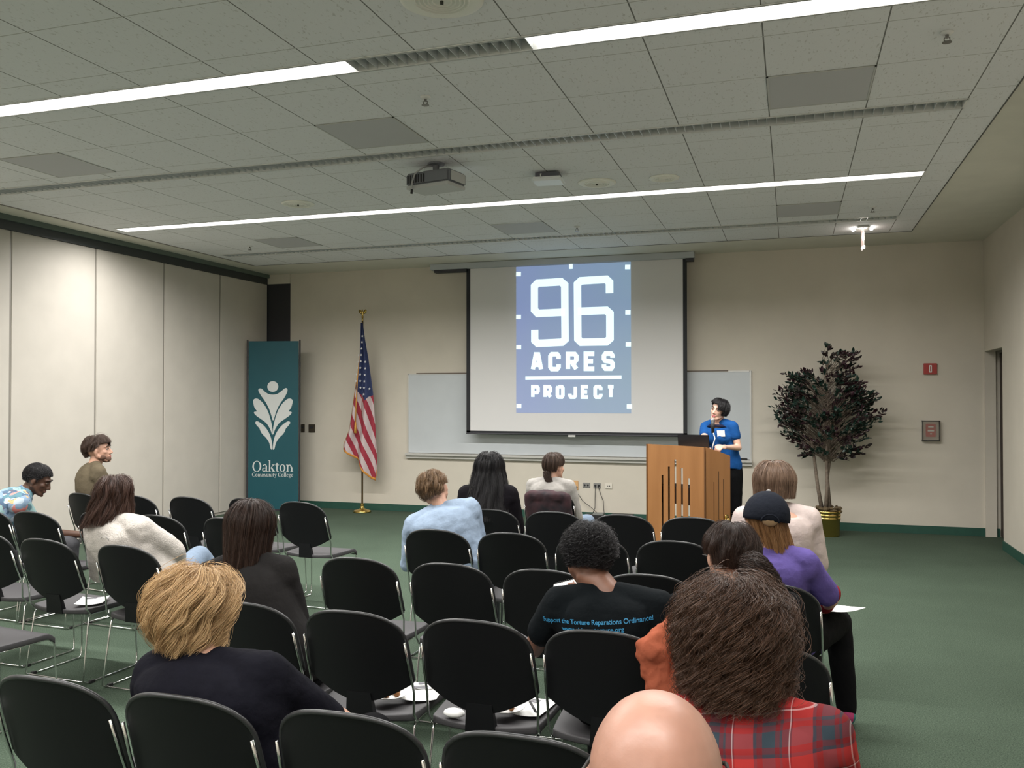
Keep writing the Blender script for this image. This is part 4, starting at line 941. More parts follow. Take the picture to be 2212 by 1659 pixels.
    b_.capsule(hp(0, .088, .014), hp(0, .108, -.028), .008 * hs, .0115 * hs, 10)
    b_.capsule(hp(-.016, .086, -.058), hp(.016, .086, -.058), .009 * hs, .009 * hs, 10); b_.capsule(hp(-.012, .086, -.067), hp(.012, .086, -.067), .0085 * hs, .0085 * hs, 10)
    b_.capsule(hp(0, -.012, -.04), sp(1.0), .054, .056)
    body = bake(name, b_, skinm, voxel, 2, parent=None, loc=(P0.x, P0.y, 0)); tag(body, label, 'person', None)
    P.body = body; P.sp = sp; P.ax = ax
    if shirt is not None:
        s_ = MB(); torso(s_, inflate, -.14 if not stand else -.22, neckline)
        for i in (0, 1): arm(s_, inflate * .8, i, sleeve)
        if bust:
            for q in (-1, 1): x_, y_, z_ = ax(.66); s_.ell(sp(.66) + x_ * q * .075 + y_ * (.09), (.070, bust, .068))
        if collar:
            x_, y_, z_ = ax(.98); s_.loft([(sp(.93), x_, y_, .085, .078), (sp(.99), x_, y_, .072, .072), (sp(1.06), x_, y_, .066, .070), (sp(1.08), x_, y_, .060, .064)], 24)
        P.shirt = bake('shirt', s_, shirt, .0095, 5, disp, .10, parent=body)
    if pants is not None:
        p_ = MB(); torso(p_, .010, -.22, .12)
        for i in (0, 1): leg(p_, .013, i)
        P.pants = bake('trousers', p_, pants, .011, 4, .006, .1, parent=body)
    if shoes is not None:
        for i in (0, 1):
            an, toe = Lg[i][2], Lg[i][3]; f_ = MB(); hl = an - up * .045 - (toe - an).normalized() * .03 if an.z < .2 else an - (toe - an).normalized() * .02
            f_.capsule(hl, toe, .040, .034); f_.capsule(an - up * .01, hl, .040, .038)
            bake('shoe', f_, shoes, .009, 3, parent=body)
    return P
def face_bits(P, iris=(.08, .05, .03), brow=(.02, .012, .01), lip=(.36, .09, .08), white=(.42, .38, .35)):
    hp, Hm, hs = P.hp, P.Hm, P.hs
    for s_ in (-1, 1):
        e = MB().ell(hp(s_ * .0305, .079, .006), (.0125 * hs, .011 * hs, .0075 * hs), Hm, 14, 10); ey = put(e, 'eye', mat('eye_white_%d' % int(white[0] * 99), white, .25), P.body)
        i_ = MB().ell(hp(s_ * .0295, .0885, .006), (.0058 * hs, .0035 * hs, .0058 * hs), Hm, 12, 8); i_.v = [tuple(Vector(v) - Vector(P.body.location)) for v in i_.v]; io = i_.build('iris', mat('iris_dark', iris, .2), ey, True)
        b_ = MB().tube([hp(s_ * .012, .096, .030), hp(s_ * .030, .094, .037), hp(s_ * .050, .080, .031)], [.0035, .0045, .002], 8); put(b_, 'eyebrow', mat('brow_%02d' % int(brow[0] * 99), brow, .8), P.body)
        l_ = MB().tube([hp(s_ * .018, .090, .010), hp(s_ * .030, .0925, .0155), hp(s_ * .044, .084, .010)], .0022, 6); put(l_, 'eyelid', mat('lash', (.03, .02, .018), .6), P.body)
    m = MB().capsule(hp(-.017, .0905, -.0585), hp(.017, .0905, -.0585), .0058 * hs, .0058 * hs, 10).capsule(hp(-.012, .0905, -.0675), hp(.012, .0905, -.0675), .0062 * hs, .0062 * hs, 10)
    put(m, 'lips', mat('lips_%02d' % int(lip[0] * 99), lip, .45), P.body)
def tubes_mesh(name, PTS, RAD, SH, m, extra=None):
    """PTS (n,k,3) centre lines, RAD (n,k) radii -> three sided tubes"""
    n, k, _ = PTS.shape; T = np.gradient(PTS, axis=1); T /= np.linalg.norm(T, axis=2, keepdims=True) + 1e-9
    ref = RNG.normal(size=(n, 1, 3)); A_ = np.cross(T, ref); A_ /= np.linalg.norm(A_, axis=2, keepdims=True) + 1e-9; B_ = np.cross(T, A_)
    V_ = []
    for q in range(3): a = 2 * math.pi * q / 3; V_.append(PTS + (A_ * math.cos(a) + B_ * math.sin(a)) * RAD[..., None])
    V_ = np.stack(V_, axis=2).reshape(-1, 3)
    base = (np.arange(n) * k * 3)[:, None, None] + (np.arange(k - 1) * 3)[None, :, None] + np.arange(3)[None, None, :]
    nxt = (np.arange(n) * k * 3)[:, None, None] + (np.arange(k - 1) * 3)[None, :, None] + ((np.arange(3) + 1) % 3)[None, None, :]
    Q = np.stack([base, nxt, nxt + 3, base + 3], axis=-1).reshape(-1, 4)
    sh = np.repeat(SH.reshape(-1), 3)
    if extra is not None: ev, eq, es_ = extra; Q = np.concatenate([Q, eq + len(V_)]); V_ = np.concatenate([V_, ev]); sh = np.concatenate([sh, es_])
    me = mesh_np(name, V_, Q); a = me.attributes.new('shade', 'FLOAT', 'POINT'); a.data.foreach_set('value', sh.astype(np.float32))
    me.materials.append(m); me.polygons.foreach_set('use_smooth', [True] * len(me.polygons)); return me
def hair(P, m, style='long', L=.30, off=.016, n=1800, r=.0016, wave=.004, lam=.10, taper=0.0, flare=0.0, back=0.0, shift=(0, 0), open_=.95, jit=.010, lvar=.25, k=16, nape=2.05, hang=1.72, swirl=0.0, top_open=1.0, part=0, ctr=None, clump=90, name='hair', endcurl=0.0, vol=(1, 1, 1), bshade=.25, polmin=.02, fr=1.02, side=1.62, tie=None, tie_len=0):
    n = int(n * 2.1); r = r * .52
    hang = 2.7 if (style == 'short' and hang == 1.72) else hang
    hs = P.hs; Hm = np.array(P.Hm); c0 = np.array(P.hp(0, -.014, .030)); A0 = np.array([.077, .097, .091]) * hs
    dn_w = Hm.T @ np.array([0, 0, -1.0]); bk = Hm.T @ np.array([-P.Y[0], -P.Y[1], 0])
    ext = Hm.T @ np.array([shift[0], shift[1], 0])
    Rv = A0.mean() + off
    LV_ = [None]
    def lamv(q): return LV_[0] if (LV_[0] is not None and len(LV_[0]) == q) else np.full(q, lam)
    def path(az, s0, s1, kk, offm, ph, wv, jr):
        """az,s0,s1,ph,jr: (n,) ; returns (n,kk,3)"""
        s = s0[:, None] + (s1 - s0)[:, None] * np.linspace(0, 1, kk)[None]
        phi = s / Rv; a = az[:, None] + 0 * s; aa = np.abs(a)
        lim = open_ + .75
        sw_ = np.clip(phi / 1.15, 0, 1) ** 1.2 * (1.0 if style != 'short' else 0.0)
        a2 = np.where(aa < lim, np.sign(a) * (aa + (lim - aa) * sw_ * top_open), a) + swirl * phi
        pe = np.minimum(phi, hang); hs_ = np.maximum(0, s - hang * Rv)
        A_ = A0[None, None] * np.array(vol) + (offm * np.minimum(1, .45 + s / .10) + jr[:, None])[..., None]
        p = np.stack([np.sin(pe) * np.sin(a2), np.sin(pe) * np.cos(a2), np.cos(pe)], -1) * A_
        out = np.stack([np.sin(a2), np.cos(a2), 0 * a2], -1)
        p = p + hs_[..., None] * (dn_w[None, None] + ext[None, None] + bk[None, None] * back) + out * (flare * hs_)[..., None]
        if taper:
            ctrl = np.array([0, -.075, 0]) if ctr is None else np.array(ctr)
            f_ = 1 - np.exp(-hs_ * taper); p[..., 0] += (ctrl[0] - (p[..., 0] - (hs_ * (dn_w[0] + ext[0])))) * f_ * .75; p[..., 1] += (ctrl[1] - (p[..., 1] - hs_ * (dn_w[1] + ext[1] + bk[1] * back))) * f_ * .6
        if endcurl: p = p - out * (endcurl * np.clip((s - .6 * s1[:, None]) / (.4 * s1[:, None]), 0, 1) ** 2)[..., None]
        g = np.clip((s - .03) / .10, 0, 1) * wv
        th = 2 * math.pi * s / lamv(len(s))[:, None] + ph[:, None]
        tang = np.stack([np.cos(a2), -np.sin(a2), 0 * a2], -1)
        p = p + tang * (g * np.sin(th))[..., None] + out * (g * np.cos(th) * .9)[..., None]
        return p
    az = RNG.uniform(-math.pi, math.pi, n); front = np.abs(az) < open_
    if style in ('long', 'bob'):
        pol = np.arccos(1 - RNG.uniform(0, 1, n) * (1 - math.cos(1.45))); pol = np.maximum(pol, polmin); s0 = pol * Rv * np.where(front, .62, 1)
        s1 = L * (1 - lvar * RNG.uniform(0, 1, n) ** 1.6) + 0 * az; s1 = np.maximum(s1, s0 + .05)
    else: # short: little locks lying on the scalp
        lim = np.where(np.abs(az) < .75, fr, np.where(np.abs(az) < 1.25, fr + (np.abs(az) - .75) * 1.1, np.where(np.abs(az) < 1.9, side, nape)))
        pol = np.arccos(1 - RNG.uniform(0, 1, n) * (1 - np.cos(lim))); s0 = pol * Rv; s1 = s0 + L * (1 - lvar * RNG.uniform(0, 1, n))
        s1 = np.minimum(s1, lim * Rv + .012)
    cl = np.round((az + math.pi) / (2 * math.pi) * clump); crand = RNG.uniform(0, 1, clump + 2); ph = crand[cl.astype(int)] * 20 + RNG.normal(0, .38, n); LV_[0] = lam * (.75 + .6 * crand[::-1][cl.astype(int)])
    jr = RNG.normal(0, jit * .5, n) + (crand[cl.astype(int)] - .5) * jit; wv = wave * (.6 + .8 * RNG.uniform(0, 1, n))
    PT = path(az + RNG.normal(0, .03, n), s0, s1, k, off, ph, wv[:, None], jr)
    RD = np.full((n, k), r) * np.linspace(1, .35, k)[None] ** .6 * RNG.uniform(.7, 1.3, (n, 1))
    shv = np.clip(.15 + .50 * crand[cl.astype(int)][:, None] + RNG.normal(0, .16, (n, 1)) + .25 * np.linspace(0, 1, k)[None], 0, 1)
    # underlayer: a closed cap below the strands
    na, ns = 64, 30; aa = np.linspace(-math.pi, math.pi, na, endpoint=False)
    if style in ('long', 'bob'): e1 = np.full(na, L * .90)
    else: lim = np.where(np.abs(aa) < .75, fr - .02, np.where(np.abs(aa) < 1.25, fr - .02 + (np.abs(aa) - .75) * 1.1, np.where(np.abs(aa) < 1.9, side - .06, nape - .06))); e1 = lim * Rv
    U = path(aa, np.full(na, 1e-4), e1, ns, max(off - .008, .002) if style != 'short' else off * .55, aa * 0, np.zeros((na, 1)), np.zeros(na))
    ii, jj = np.meshgrid(np.arange(na), np.arange(ns - 1), indexing='ij'); i2 = (ii + 1) % na
    eq = np.stack([ii * ns + jj, i2 * ns + jj, i2 * ns + jj + 1, ii * ns + jj + 1], -1).reshape(-1, 4)
    W = lambda p: p @ Hm.T + c0
    loc = np.array(P.body.location)
    me = tubes_mesh(name, W(PT) - loc, RD, shv, m, (W(U).reshape(-1, 3) - loc, eq, np.full(na * ns, bshade)))
    o = bpy.data.objects.new(name, me); C.objects.link(o); o.parent = P.body; P.hair = o; return o
def tail(P, m, start, pts, n=500, r0=.02, r1=.03, r2=.008, rad=.0016, wave=.004, lam=.08, name='ponytail', k=18):
    """a hank of strands following pts"""
    pts = np.array([list(q) for q in pts], dtype=float); tt = np.linspace(0, 1, len(pts)); ts = np.linspace(0, 1, k); n = int(n * 1.8); rad = rad * .6
    cl = np.stack([np.interp(ts, tt, pts[:, i]) for i in range(3)], -1)
    for _ in range(2): cl[1:-1] = (cl[:-2] + cl[1:-1] * 2 + cl[2:]) / 4
    rr = np.interp(ts, [0, .45, 1], [r0, r1, r2]); a = RNG.uniform(0, 6.283, n); q = np.sqrt(RNG.uniform(0, 1, n)); T = np.gradient(cl, axis=0); T /= np.linalg.norm(T, axis=1, keepdims=True)
    A_ = np.cross(T, [[.3, 1, .2]]); A_ /= np.linalg.norm(A_, axis=1, keepdims=True); B_ = np.cross(T, A_)
    ph = RNG.uniform(0, 6, n); L_ = np.linalg.norm(np.diff(cl, axis=0), axis=1).sum(); s_ = ts * L_; ln = RNG.uniform(.75, 1, n)
    ts2 = ts[None] * ln[:, None]
    f = lambda arr: np.stack([np.stack([np.interp(ts2[i], ts, arr[:, c_]) for c_ in range(3)], -1) for i in range(n)])
    CLN, AN, BN = f(cl), f(A_), f(B_); RR = np.interp(ts2, ts, rr)
    off_a = (q * np.cos(a))[:, None] * RR + wave * np.sin(2 * math.pi * s_[None] / lam + ph[:, None]); off_b = (q * np.sin(a))[:, None] * RR + wave * np.cos(2 * math.pi * s_[None] / lam + ph[:, None])
    PT = CLN + AN * off_a[..., None] + BN * off_b[..., None]
    RD = np.full((n, k), rad) * np.linspace(1, .4, k)[None]; sh = np.clip(.3 + RNG.normal(0, .25, (n, 1)) + .2 * ts[None], 0, 1)
    me = tubes_mesh(name, PT - np.array(P.body.location), RD, sh, m); o = bpy.data.objects.new(name, me); C.objects.link(o); o.parent = P.body; return o
H_blonde = hairmat('hair_blonde', (.26, .145, .060), (.74, .51, .27)); H_dkbr = hairmat('hair_dark_brown', (.012, .0065, .005), (.060, .032, .022))
H_black = hairmat('hair_black', (.004, .004, .0045), (.022, .020, .022)); H_red = hairmat('hair_auburn', (.020, .009, .006), (.085, .040, .026))
H_curl = hairmat('hair_curly_brown', (.016, .0085, .005), (.105, .052, .030)); H_lbr = hairmat('hair_light_brown', (.085, .050, .032), (.26, .17, .115))
H_gb = hairmat('hair_golden_brown', (.085, .048, .022), (.25, .155, .085)); H_str = hairmat('hair_copper_blonde', (.17, .075, .028), (.42, .23, .10))
H_mbr = hairmat('hair_medium_brown', (.030, .018, .013), (.11, .070, .052))
JE = cloth('denim', (.17, .22, .29)); BK = cloth('black_cotton', (.006, .006, .007)); GY = cloth('grey_trousers', (.06, .06, .065)); SHB = mat('black_shoe', (.012, .012, .012), .4)
def seat(x, y, side=0): return (x + side, y + .255, .535)

# bald man, nearest the camera
P = person('bald man seen from behind at the bottom edge, head only, clean shaven scalp', (-.12, 1.28, .535), 4, (-.170, 1.15, 1.318), 6, -4, 0, hs=1.12, skinm=SK_B, hair_t=0,
           shirt=cloth('slate_shirt', (.05, .06, .08)), pants=GY, shoes=SHB, voxel=.006, slouch=.0)
g = MB(); 
for s_ in (-1, 1): g.tube([P.hp(s_ * .088, -.03, .0), P.hp(s_ * .090, .0, .014), P.hp(s_ * .082, .09, .012)], .003, 6)
g.tube([P.hp(-.082, .09, .012), P.hp(-.05, .108, .014), P.hp(0, .116, .012), P.hp(.05, .108, .014), P.hp(.082, .09, .012)], .003, 6)
put(g, 'glasses', mat('glasses_dark', (.02, .015, .012), .3), P.body)

# woman in red plaid, curly hair
def plaid():
    m = mat('red_plaid', (.4, .04, .04), .85, spec=.15); N, L_, b = nt(m); tc = N.new('ShaderNodeTexCoord'); mp = N.new('ShaderNodeMapping'); mp.inputs['Rotation'].default_value = (0, R(6), R(10)); L_.new(tc.outputs['Object'], mp.inputs[0])
    sp_ = N.new('ShaderNodeSeparateXYZ'); L_.new(mp.outputs[0], sp_.inputs[0])
    def ramp(sock, pitch, off):
        d = N.new('ShaderNodeMath'); d.operation = 'MULTIPLY_ADD'; d.inputs[1].default_value = 1 / pitch; d.inputs[2].default_value = off; L_.new(sock, d.inputs[0]); f_ = N.new('ShaderNodeMath'); f_.operation = 'FRACT'; L_.new(d.outputs[0], f_.inputs[0])
        r_ = N.new('ShaderNodeValToRGB'); r_.color_ramp.interpolation = 'CONSTANT'; el = r_.color_ramp.elements; el[0].position = 0; el[0].color = (.42, .035, .032, 1); el[1].position = .34; el[1].color = (.055, .040, .055, 1)
        for p_, c_ in [(.40, (.15, .016, .020)), (.50, (.032, .048, .062)), (.72, (.15, .016, .020)), (.80, (.055, .04, .05)), (.84, (.225, .018, .020)), (.95, (.60, .42, .42)), (.972, (.225, .018, .020))]: x_ = el.new(p_); x_.color = (*c_, 1)
        L_.new(f_.outputs[0], r_.inputs[0]); return r_.outputs[0]
    a = ramp(sp_.outputs[0], .125, .3); c_ = ramp(sp_.outputs[2], .135, .12); mx = N.new('ShaderNodeMix'); mx.data_type = 'RGBA'; mx.inputs[0].default_value = .5; L_.new(a, mx.inputs[6]); L_.new(c_, mx.inputs[7]); L_.new(mx.outputs[2], b.inputs['Base Color']); return m
P = person('woman in a red plaid shirt with a big mass of curly brown hair', seat(-.10, 2.08), 4, (-.150, 2.37, 1.205), 6, -12, 0, sw=.186, nshift=(.045, 0, -.025), shirt=plaid(), pants=JE, shoes=SHB, disp=.014, collar=True, hair_t=.03)
hair(P, H_curl, L=.385, off=.036, n=7500, r=.00105, wave=.015, lam=.060, flare=.16, back=.05, open_=.7, jit=.036, lvar=.5, k=30, clump=420, vol=(.92, 1.0, .98), hang=2.0, taper=1.6, bshade=.1)

# blonde woman in black
P = person('blonde woman in a black jacket seen from behind, near left', (-1.56, 2.36, .53), -4, (-1.790, 2.38, 1.140), -4, -10, 4, sw=.205, wide=1.18, nshift=(.11, 0, .005), collar=True, arms={1: ((-1.40, 2.46, .68), (-1.62, 2.62, .62))}, shirt=cloth('black_jacket', (.006, .006, .010)), pants=BK, shoes=SHB, disp=.014, hair_t=.03, inflate=.022, slouch=.05)
hair(P, H_blonde, 'bob', L=.325, off=.034, n=7000, r=.0011, wave=.015, lam=.14, flare=-.05, open_=.5, jit=.026, lvar=.30, k=22, clump=110, swirl=.22, endcurl=.035, vol=(1.08, 1.05, 1.0), hang=1.85, bshade=.3)

# long brown haired woman in a dark top
P = person('woman with long straight brown hair and a dark scoop neck top', (-2.10, 3.31, .53), 12, (-2.285, 3.37, 1.237), 14, -4, 4, sw=.178, shirt=cloth('charcoal_top', (.017, .016, .016)), pants=BK, shoes=SHB, neckline=.96, hair_t=.016)
hair(P, H_dkbr, L=.46, off=.019, n=5000, r=.0010, wave=.004, lam=.3, flare=.0, open_=.6, jit=.010, lvar=.30, k=18, taper=1.5, back=.16, ctr=(-.01, -.078, 0))

# person in black T-shirt with blue lettering
P = person('person with short afro hair in a black T-shirt with blue lettering on its back', (-.645, 3.36, .535), 4, (-.752, 3.38, 1.212), 12, -16, 4, sw=.198, wide=1.0, nshift=(.085, 0, 0), skinm=SK_M, shirt=cloth('black_tshirt', (.005, .007, .0085)), sleeve=.30, pants=BK, shoes=SHB, hair_t=.03, disp=.012,
           arms={0: ((-.98, 3.34, .70), (-.92, 3.60, .80), (0, 0, 1), .6), 1: ((-.46, 3.40, .68), (-.60, 3.62, .66))})
hair(P, H_black, 'short', L=.030, off=.020, n=9000, r=.0011, wave=.006, lam=.016, jit=.012, k=8, nape=2.15, clump=700, bshade=.15)
tP = P
def back_text(P, txt, px_w, centre, rot, m, size):
    cu = bpy.data.curves.new('shirt_lettering', 'FONT'); cu.body = txt; cu.size = size; cu.align_x = 'CENTER'; cu.offset = .0004
    o = bpy.data.objects.new('tmp', cu); C.objects.link(o); dg = bpy.context.evaluated_depsgraph_get(); me = bpy.data.meshes.new_from_object(o.evaluated_get(dg)); bpy.data.objects.remove(o)
    xs_ = [v.co.x for v in me.vertices]; f_ = px_w / (max(xs_) - min(xs_)) if px_w else 1
    bm = bmesh.new(); bm.from_mesh(me); bmesh.ops.triangulate(bm, faces=bm.faces)
    for _ in range(2):
        ed = [e for e in bm.edges if e.calc_length() > .012]
        if ed: bmesh.ops.subdivide_edges(bm, edges=ed, cuts=1)
        bmesh.ops.triangulate(bm, faces=bm.faces)
    bm.to_mesh(me); bm.free()
    from mathutils.bvhtree import BVHTree
    sh = P.shirt.data; bv = BVHTree.FromPolygons([v.co.copy() + Vector(P.body.location) for v in sh.vertices], [tuple(p.vertices) for p in sh.polygons])
    ca, sa = math.cos(R(rot)), math.sin(R(rot)); c_ = Vector(centre); X_, Y_ = P.X, P.Y; miss = 0
    for v in me.vertices:
        x, y = v.co.x * f_, v.co.y; u_, w_ = x * ca - y * sa, x * sa + y * ca
        q = c_ + X_ * u_ + Vector((0, 0, w_)) - Y_ * .3; hit = bv.ray_cast(q, Y_, 1.0)
        if hit[0] is None: hit = bv.find_nearest(c_ + X_ * u_ + Vector((0, 0, w_)))
        v.co = hit[0] + (hit[1] if hit[1].dot(Y_) < 0 else -hit[1]) * .0022 - Vector(P.body.location)
    me.materials.clear(); me.materials.append(m); o = bpy.data.objects.new('shirt_lettering', me); C.objects.link(o); o.parent = P.shirt; return o
bl = mat('blue_print', (.03, .24, .46), .6)
back_text(tP, 'Support the Torture Reparations Ordinance!', .415, (-.690, 3.2, .868), 5, bl, .024)
back_text(tP, 'www.chicagotorture.org', .235, (-.700, 3.2, .842), 5, bl, .020)

# woman with dark curly ponytail
P = person('woman in black with a dark brown curly ponytail, glasses and a lavender collar', seat(-.13, 3.08), 2, (-.215, 3.36, 1.235), 22, -8, 4, sw=.19, shirt=cloth('black_sweater', (.006, .006, .007)), pants=BK, shoes=SHB, hair_t=.018)
hair(P, H_dkbr, 'short', L=.12, off=.014, n=4500, r=.0010, wave=.005, lam=.10, jit=.010, k=10, nape=2.1, clump=50, top_open=1, swirl=0)
tail(P, H_dkbr, None, [P.hp(.02, -.10, -.01), P.hp(.035, -.145, -.02), P.hp(.06, -.16, -.09), P.hp(.08, -.14, -.18), P.hp(.11, -.12, -.30), P.hp(.12, -.11, -.42)], n=2600, r0=.030, r1=.075, r2=.035, rad=.0011, wave=.013, lam=.06, k=30)
put(MB().tube([P.hp(-.080, -.02, .0), P.hp(-.082, .03, .004), P.hp(-.078, .095, .006)], .0022, 6).tube([P.hp(-.066, .098, .006), P.hp(-.03, .108, .018), P.hp(-.014, .104, .004), P.hp(-.03, .108, -.014), P.hp(-.06, .10, -.008), P.hp(-.066, .098, .006)], .002, 6), 'glasses', mat('glasses_dark'), P.body)
c_ = MB(); c_.loft([(P.sp(.965), P.X, P.Y, .092, .088), (P.sp(1.03), P.X, P.Y, .074, .078), (P.sp(1.06), P.X, P.Y, .068, .072)], 24); put(c_, 'collar', cloth('lavender', (.22, .17, .42)), P.body)

# woman in black cap and purple shirt, knee out to the right
P = person('woman in a black baseball cap and purple shirt with long copper blonde hair', (-.08, 4.36, .535), -4, (-.110, 4.37, 1.225), 10, -6, 6, sw=.185, shirt=cloth('purple_shirt', (.105, .078, .26)), sleeve=.42, pants=BK, shoes=None, hair_t=.012,
           legs={1: ((.22, 4.78, .545), (.255, 4.70, .14), (.27, 4.86, .035))}, arms={1: ((.17, 4.40, .74), (.14, 4.66, .63))})
hair(P, H_str, L=.43, off=.008, n=3200, r=.0011, wave=.005, lam=.2, open_=.7, jit=.008, k=16, taper=.8, back=.04, shift=(.30, 0), lvar=.3, polmin=1.35)
cp = MB()
rings = []
for ph_, sc2 in [(.02, 1), (.3, 1), (.6, 1), (.9, 1), (1.15, 1), (1.4, 1), (1.58, 1), (1.72, 1)]: rings.append((P.hp(0, -.014, .030 + (.122) * math.cos(ph_)), P.Hm.col[0], P.Hm.col[1], .106 * math.sin(ph_) * 1.0 + .002, .127 * math.sin(ph_) + .002))
cp.loft(rings, 28); cap = put(cp, 'baseball_cap', cloth('cap_black', (.010, .012, .018)), P.body)
tb_ = MB().ell(Vector(P.hp(0, -.014, .153)), (.011, .011, .006)); tb_.v = [tuple(Vector(v) - Vector(P.body.location)) for v in tb_.v]; tb_.build('cap_button', mat('grey_button', (.3, .3, .3), .5), cap, True)
br = MB(); V_ = []
for a in range(13):
    an = R(-75 + 150 * a / 12); xx, yy = .085 * math.sin(an), -.014 + .105 + .0 ; V_.append((xx, .012 + .105 * math.cos(an) * .75, .035)); 
n_ = len(V_); out_ = [(x * 1.02, y + .075 * math.cos(R(-75 + 150 * i / 12)), z - .012 - .012 * abs(x) / .08) for i, (x, y, z) in enumerate(V_)]
vv = [P.hp(*p) for p in V_] + [P.hp(*p) for p in out_] + [P.hp(p[0], p[1], p[2] - .004) for p in V_] + [P.hp(p[0], p[1], p[2] - .004) for p in out_]
ff = [(i, i + 1, n_ + i + 1, n_ + i) for i in range(n_ - 1)] + [(2 * n_ + i, 3 * n_ + i, 3 * n_ + i + 1, 2 * n_ + i + 1) for i in range(n_ - 1)] + [(n_ + i, n_ + i + 1, 3 * n_ + i + 1, 3 * n_ + i) for i in range(n_ - 1)]
br.add(vv, ff); br.v = [tuple(Vector(v) - Vector(P.body.location)) for v in br.v]; br.build('cap_brim', cloth('cap_black', (.01, .012, .018)), cap, True)
ar = MB().tube([P.hp(.040 * math.cos(a), -.139, -.004 + .034 * math.sin(a) + .012) for a in [math.pi * k / 10 for k in range(11)]], .0045, 6); ar.v = [tuple(Vector(v) - Vector(P.body.location)) for v in ar.v]; ar.build('cap_strap_arch', cloth('cap_black', (.01, .012, .018)), cap, True)
op_ = MB().ell(P.hp(0, -.130, .012), (.036, .012, .024), P.Hm); op_.v = [tuple(Vector(v) - Vector(P.body.location)) for v in op_.v]; op_.build('cap_opening_hair', mat('cap_hair', (.25, .16, .08), .6), cap, True)
an, toe = P.L[1][2], P.L[1][3]
def sneaker():
    m = mat('sneaker_pattern', (.1, .3, .3), .6); N, L_, b = nt(m); tc = N.new('ShaderNodeTexCoord'); v_ = N.new('ShaderNodeTexVoronoi'); v_.inputs['Scale'].default_value = 26; L_.new(tc.outputs['Object'], v_.inputs['Vector'])
    s_ = N.new('ShaderNodeSeparateColor'); L_.new(v_.outputs['Color'], s_.inputs[0]); r_ = N.new('ShaderNodeValToRGB'); r_.color_ramp.interpolation = 'CONSTANT'; e = r_.color_ramp.elements; e[0].color = (.02, .16, .18, 1); e[1].position = .3; e[1].color = (.40, .48, .14, 1)
    for p_, c3 in [(.5, (.015, .02, .02)), (.65, (.50, .60, .60)), (.8, (.42, .03, .14)), (.88, (.03, .22, .24))]: x_ = e.new(p_); x_.color = (*c3, 1)
    L_.new(s_.outputs[0], r_.inputs[0]); L_.new(r_.outputs[0], b.inputs['Base Color']); return m
for i, mm in ((1, sneaker()), (0, SHB)):
    an, toe = P.L[i][2], P.L[i][3]; f_ = MB().capsule(an + Vector((0, -.02, -.035)), toe, .042, .036).capsule(an, an + Vector((0, -.01, -.04)), .042, .042); bake('sneaker', f_, mm, .008, 3, parent=P.body)
rs_ = MB().capsule(P.A[1][0] + Vector((0, 0, .03)), P.A[1][0].lerp(P.A[1][1], .6), .050, .040); bake('red_undersleeve', rs_, cloth('red_sleeve', (.25, .02, .025)), .008, 3, parent=P.body)

# bob haired woman in pale pink
P = person('woman with a light brown bob in a pale pink top, beside the lectern', seat(-.06, 5.10), 6, (-.105, 5.33, 1.318), 20, -2, 0, sw=.19, wide=1.08, shirt=cloth('pale_pink', (.50, .42, .395)), sleeve=.5, pants=GY, shoes=SHB, hair_t=.022, neckline=.94)
hair(P, H_lbr, 'bob', L=.285, off=.030, n=2600, r=.0016, wave=.003, lam=.2, open_=.75, jit=.008, lvar=.12, k=14, clump=60, endcurl=.018, vol=(1.1, 1.05, 1), flare=.12, hang=1.75, bshade=.5)

# man in light blue shirt leaning left
P = person('man with grey-blond hair in a light blue shirt leaning far to the left', (-2.02, 5.32, .535), 10, (-2.300, 5.34, 1.195), 26, -10, -24, sw=.205, wide=1.10, shirt=cloth('light_blue_shirt', (.25, .32, .42), .8, .3), pants=cloth('dark_trousers', (.03, .035, .035)), shoes=SHB, hair_t=.014, disp=.022, sh_roll=15, collar=True)
hair(P, H_gb, 'short', L=.07, off=.016, n=2600, r=.0016, wave=.006, lam=.07, jit=.014, k=9, nape=2.1, clump=60, swirl=.3)

# woman with long black hair
P = person('woman in a black coat with long straight black hair', seat(-2.19, 6.13), 8, (-2.222, 6.38, 1.262), 8, 0, 0, sw=.175, wide=1.0, shirt=cloth('black_coat', (.007, .006, .008), .8), pants=BK, shoes=SHB, hair_t=.018, inflate=.024)
hair(P, H_black, L=.56, off=.022, n=4200, r=.0014, wave=.006, lam=.3, open_=.6, jit=.014, k=20, lvar=.25, flare=.26, back=.10)

# woman in grey with a braid
P = person('woman in a light grey shirt with brown hair in a low braid', seat(-2.02, 7.36), -10, (-2.025, 7.62, 1.195), -28, -4, 0, sw=.185, wide=1.04, shirt=cloth('light_grey_shirt', (.33, .315, .295)), pants=JE, shoes=SHB, hair_t=.014, collar=True, disp=.014)
hair(P, H_mbr, 'short', L=.10, off=.014, n=1500, r=.0018, wave=.002, lam=.2, jit=.006, k=9, nape=2.15, clump=40)
bp = [P.hp(.01, -.105, -.045), P.hp(.02, -.112, -.085), P.hp(.040, -.100, -.125), P.hp(.075, -.06, -.165), P.hp(.10, -.01, -.21)]
tail(P, H_mbr, None, bp, n=260, r0=.034, r1=.028, r2=.012, rad=.0024, wave=.006, lam=.045, name='braid', k=22)

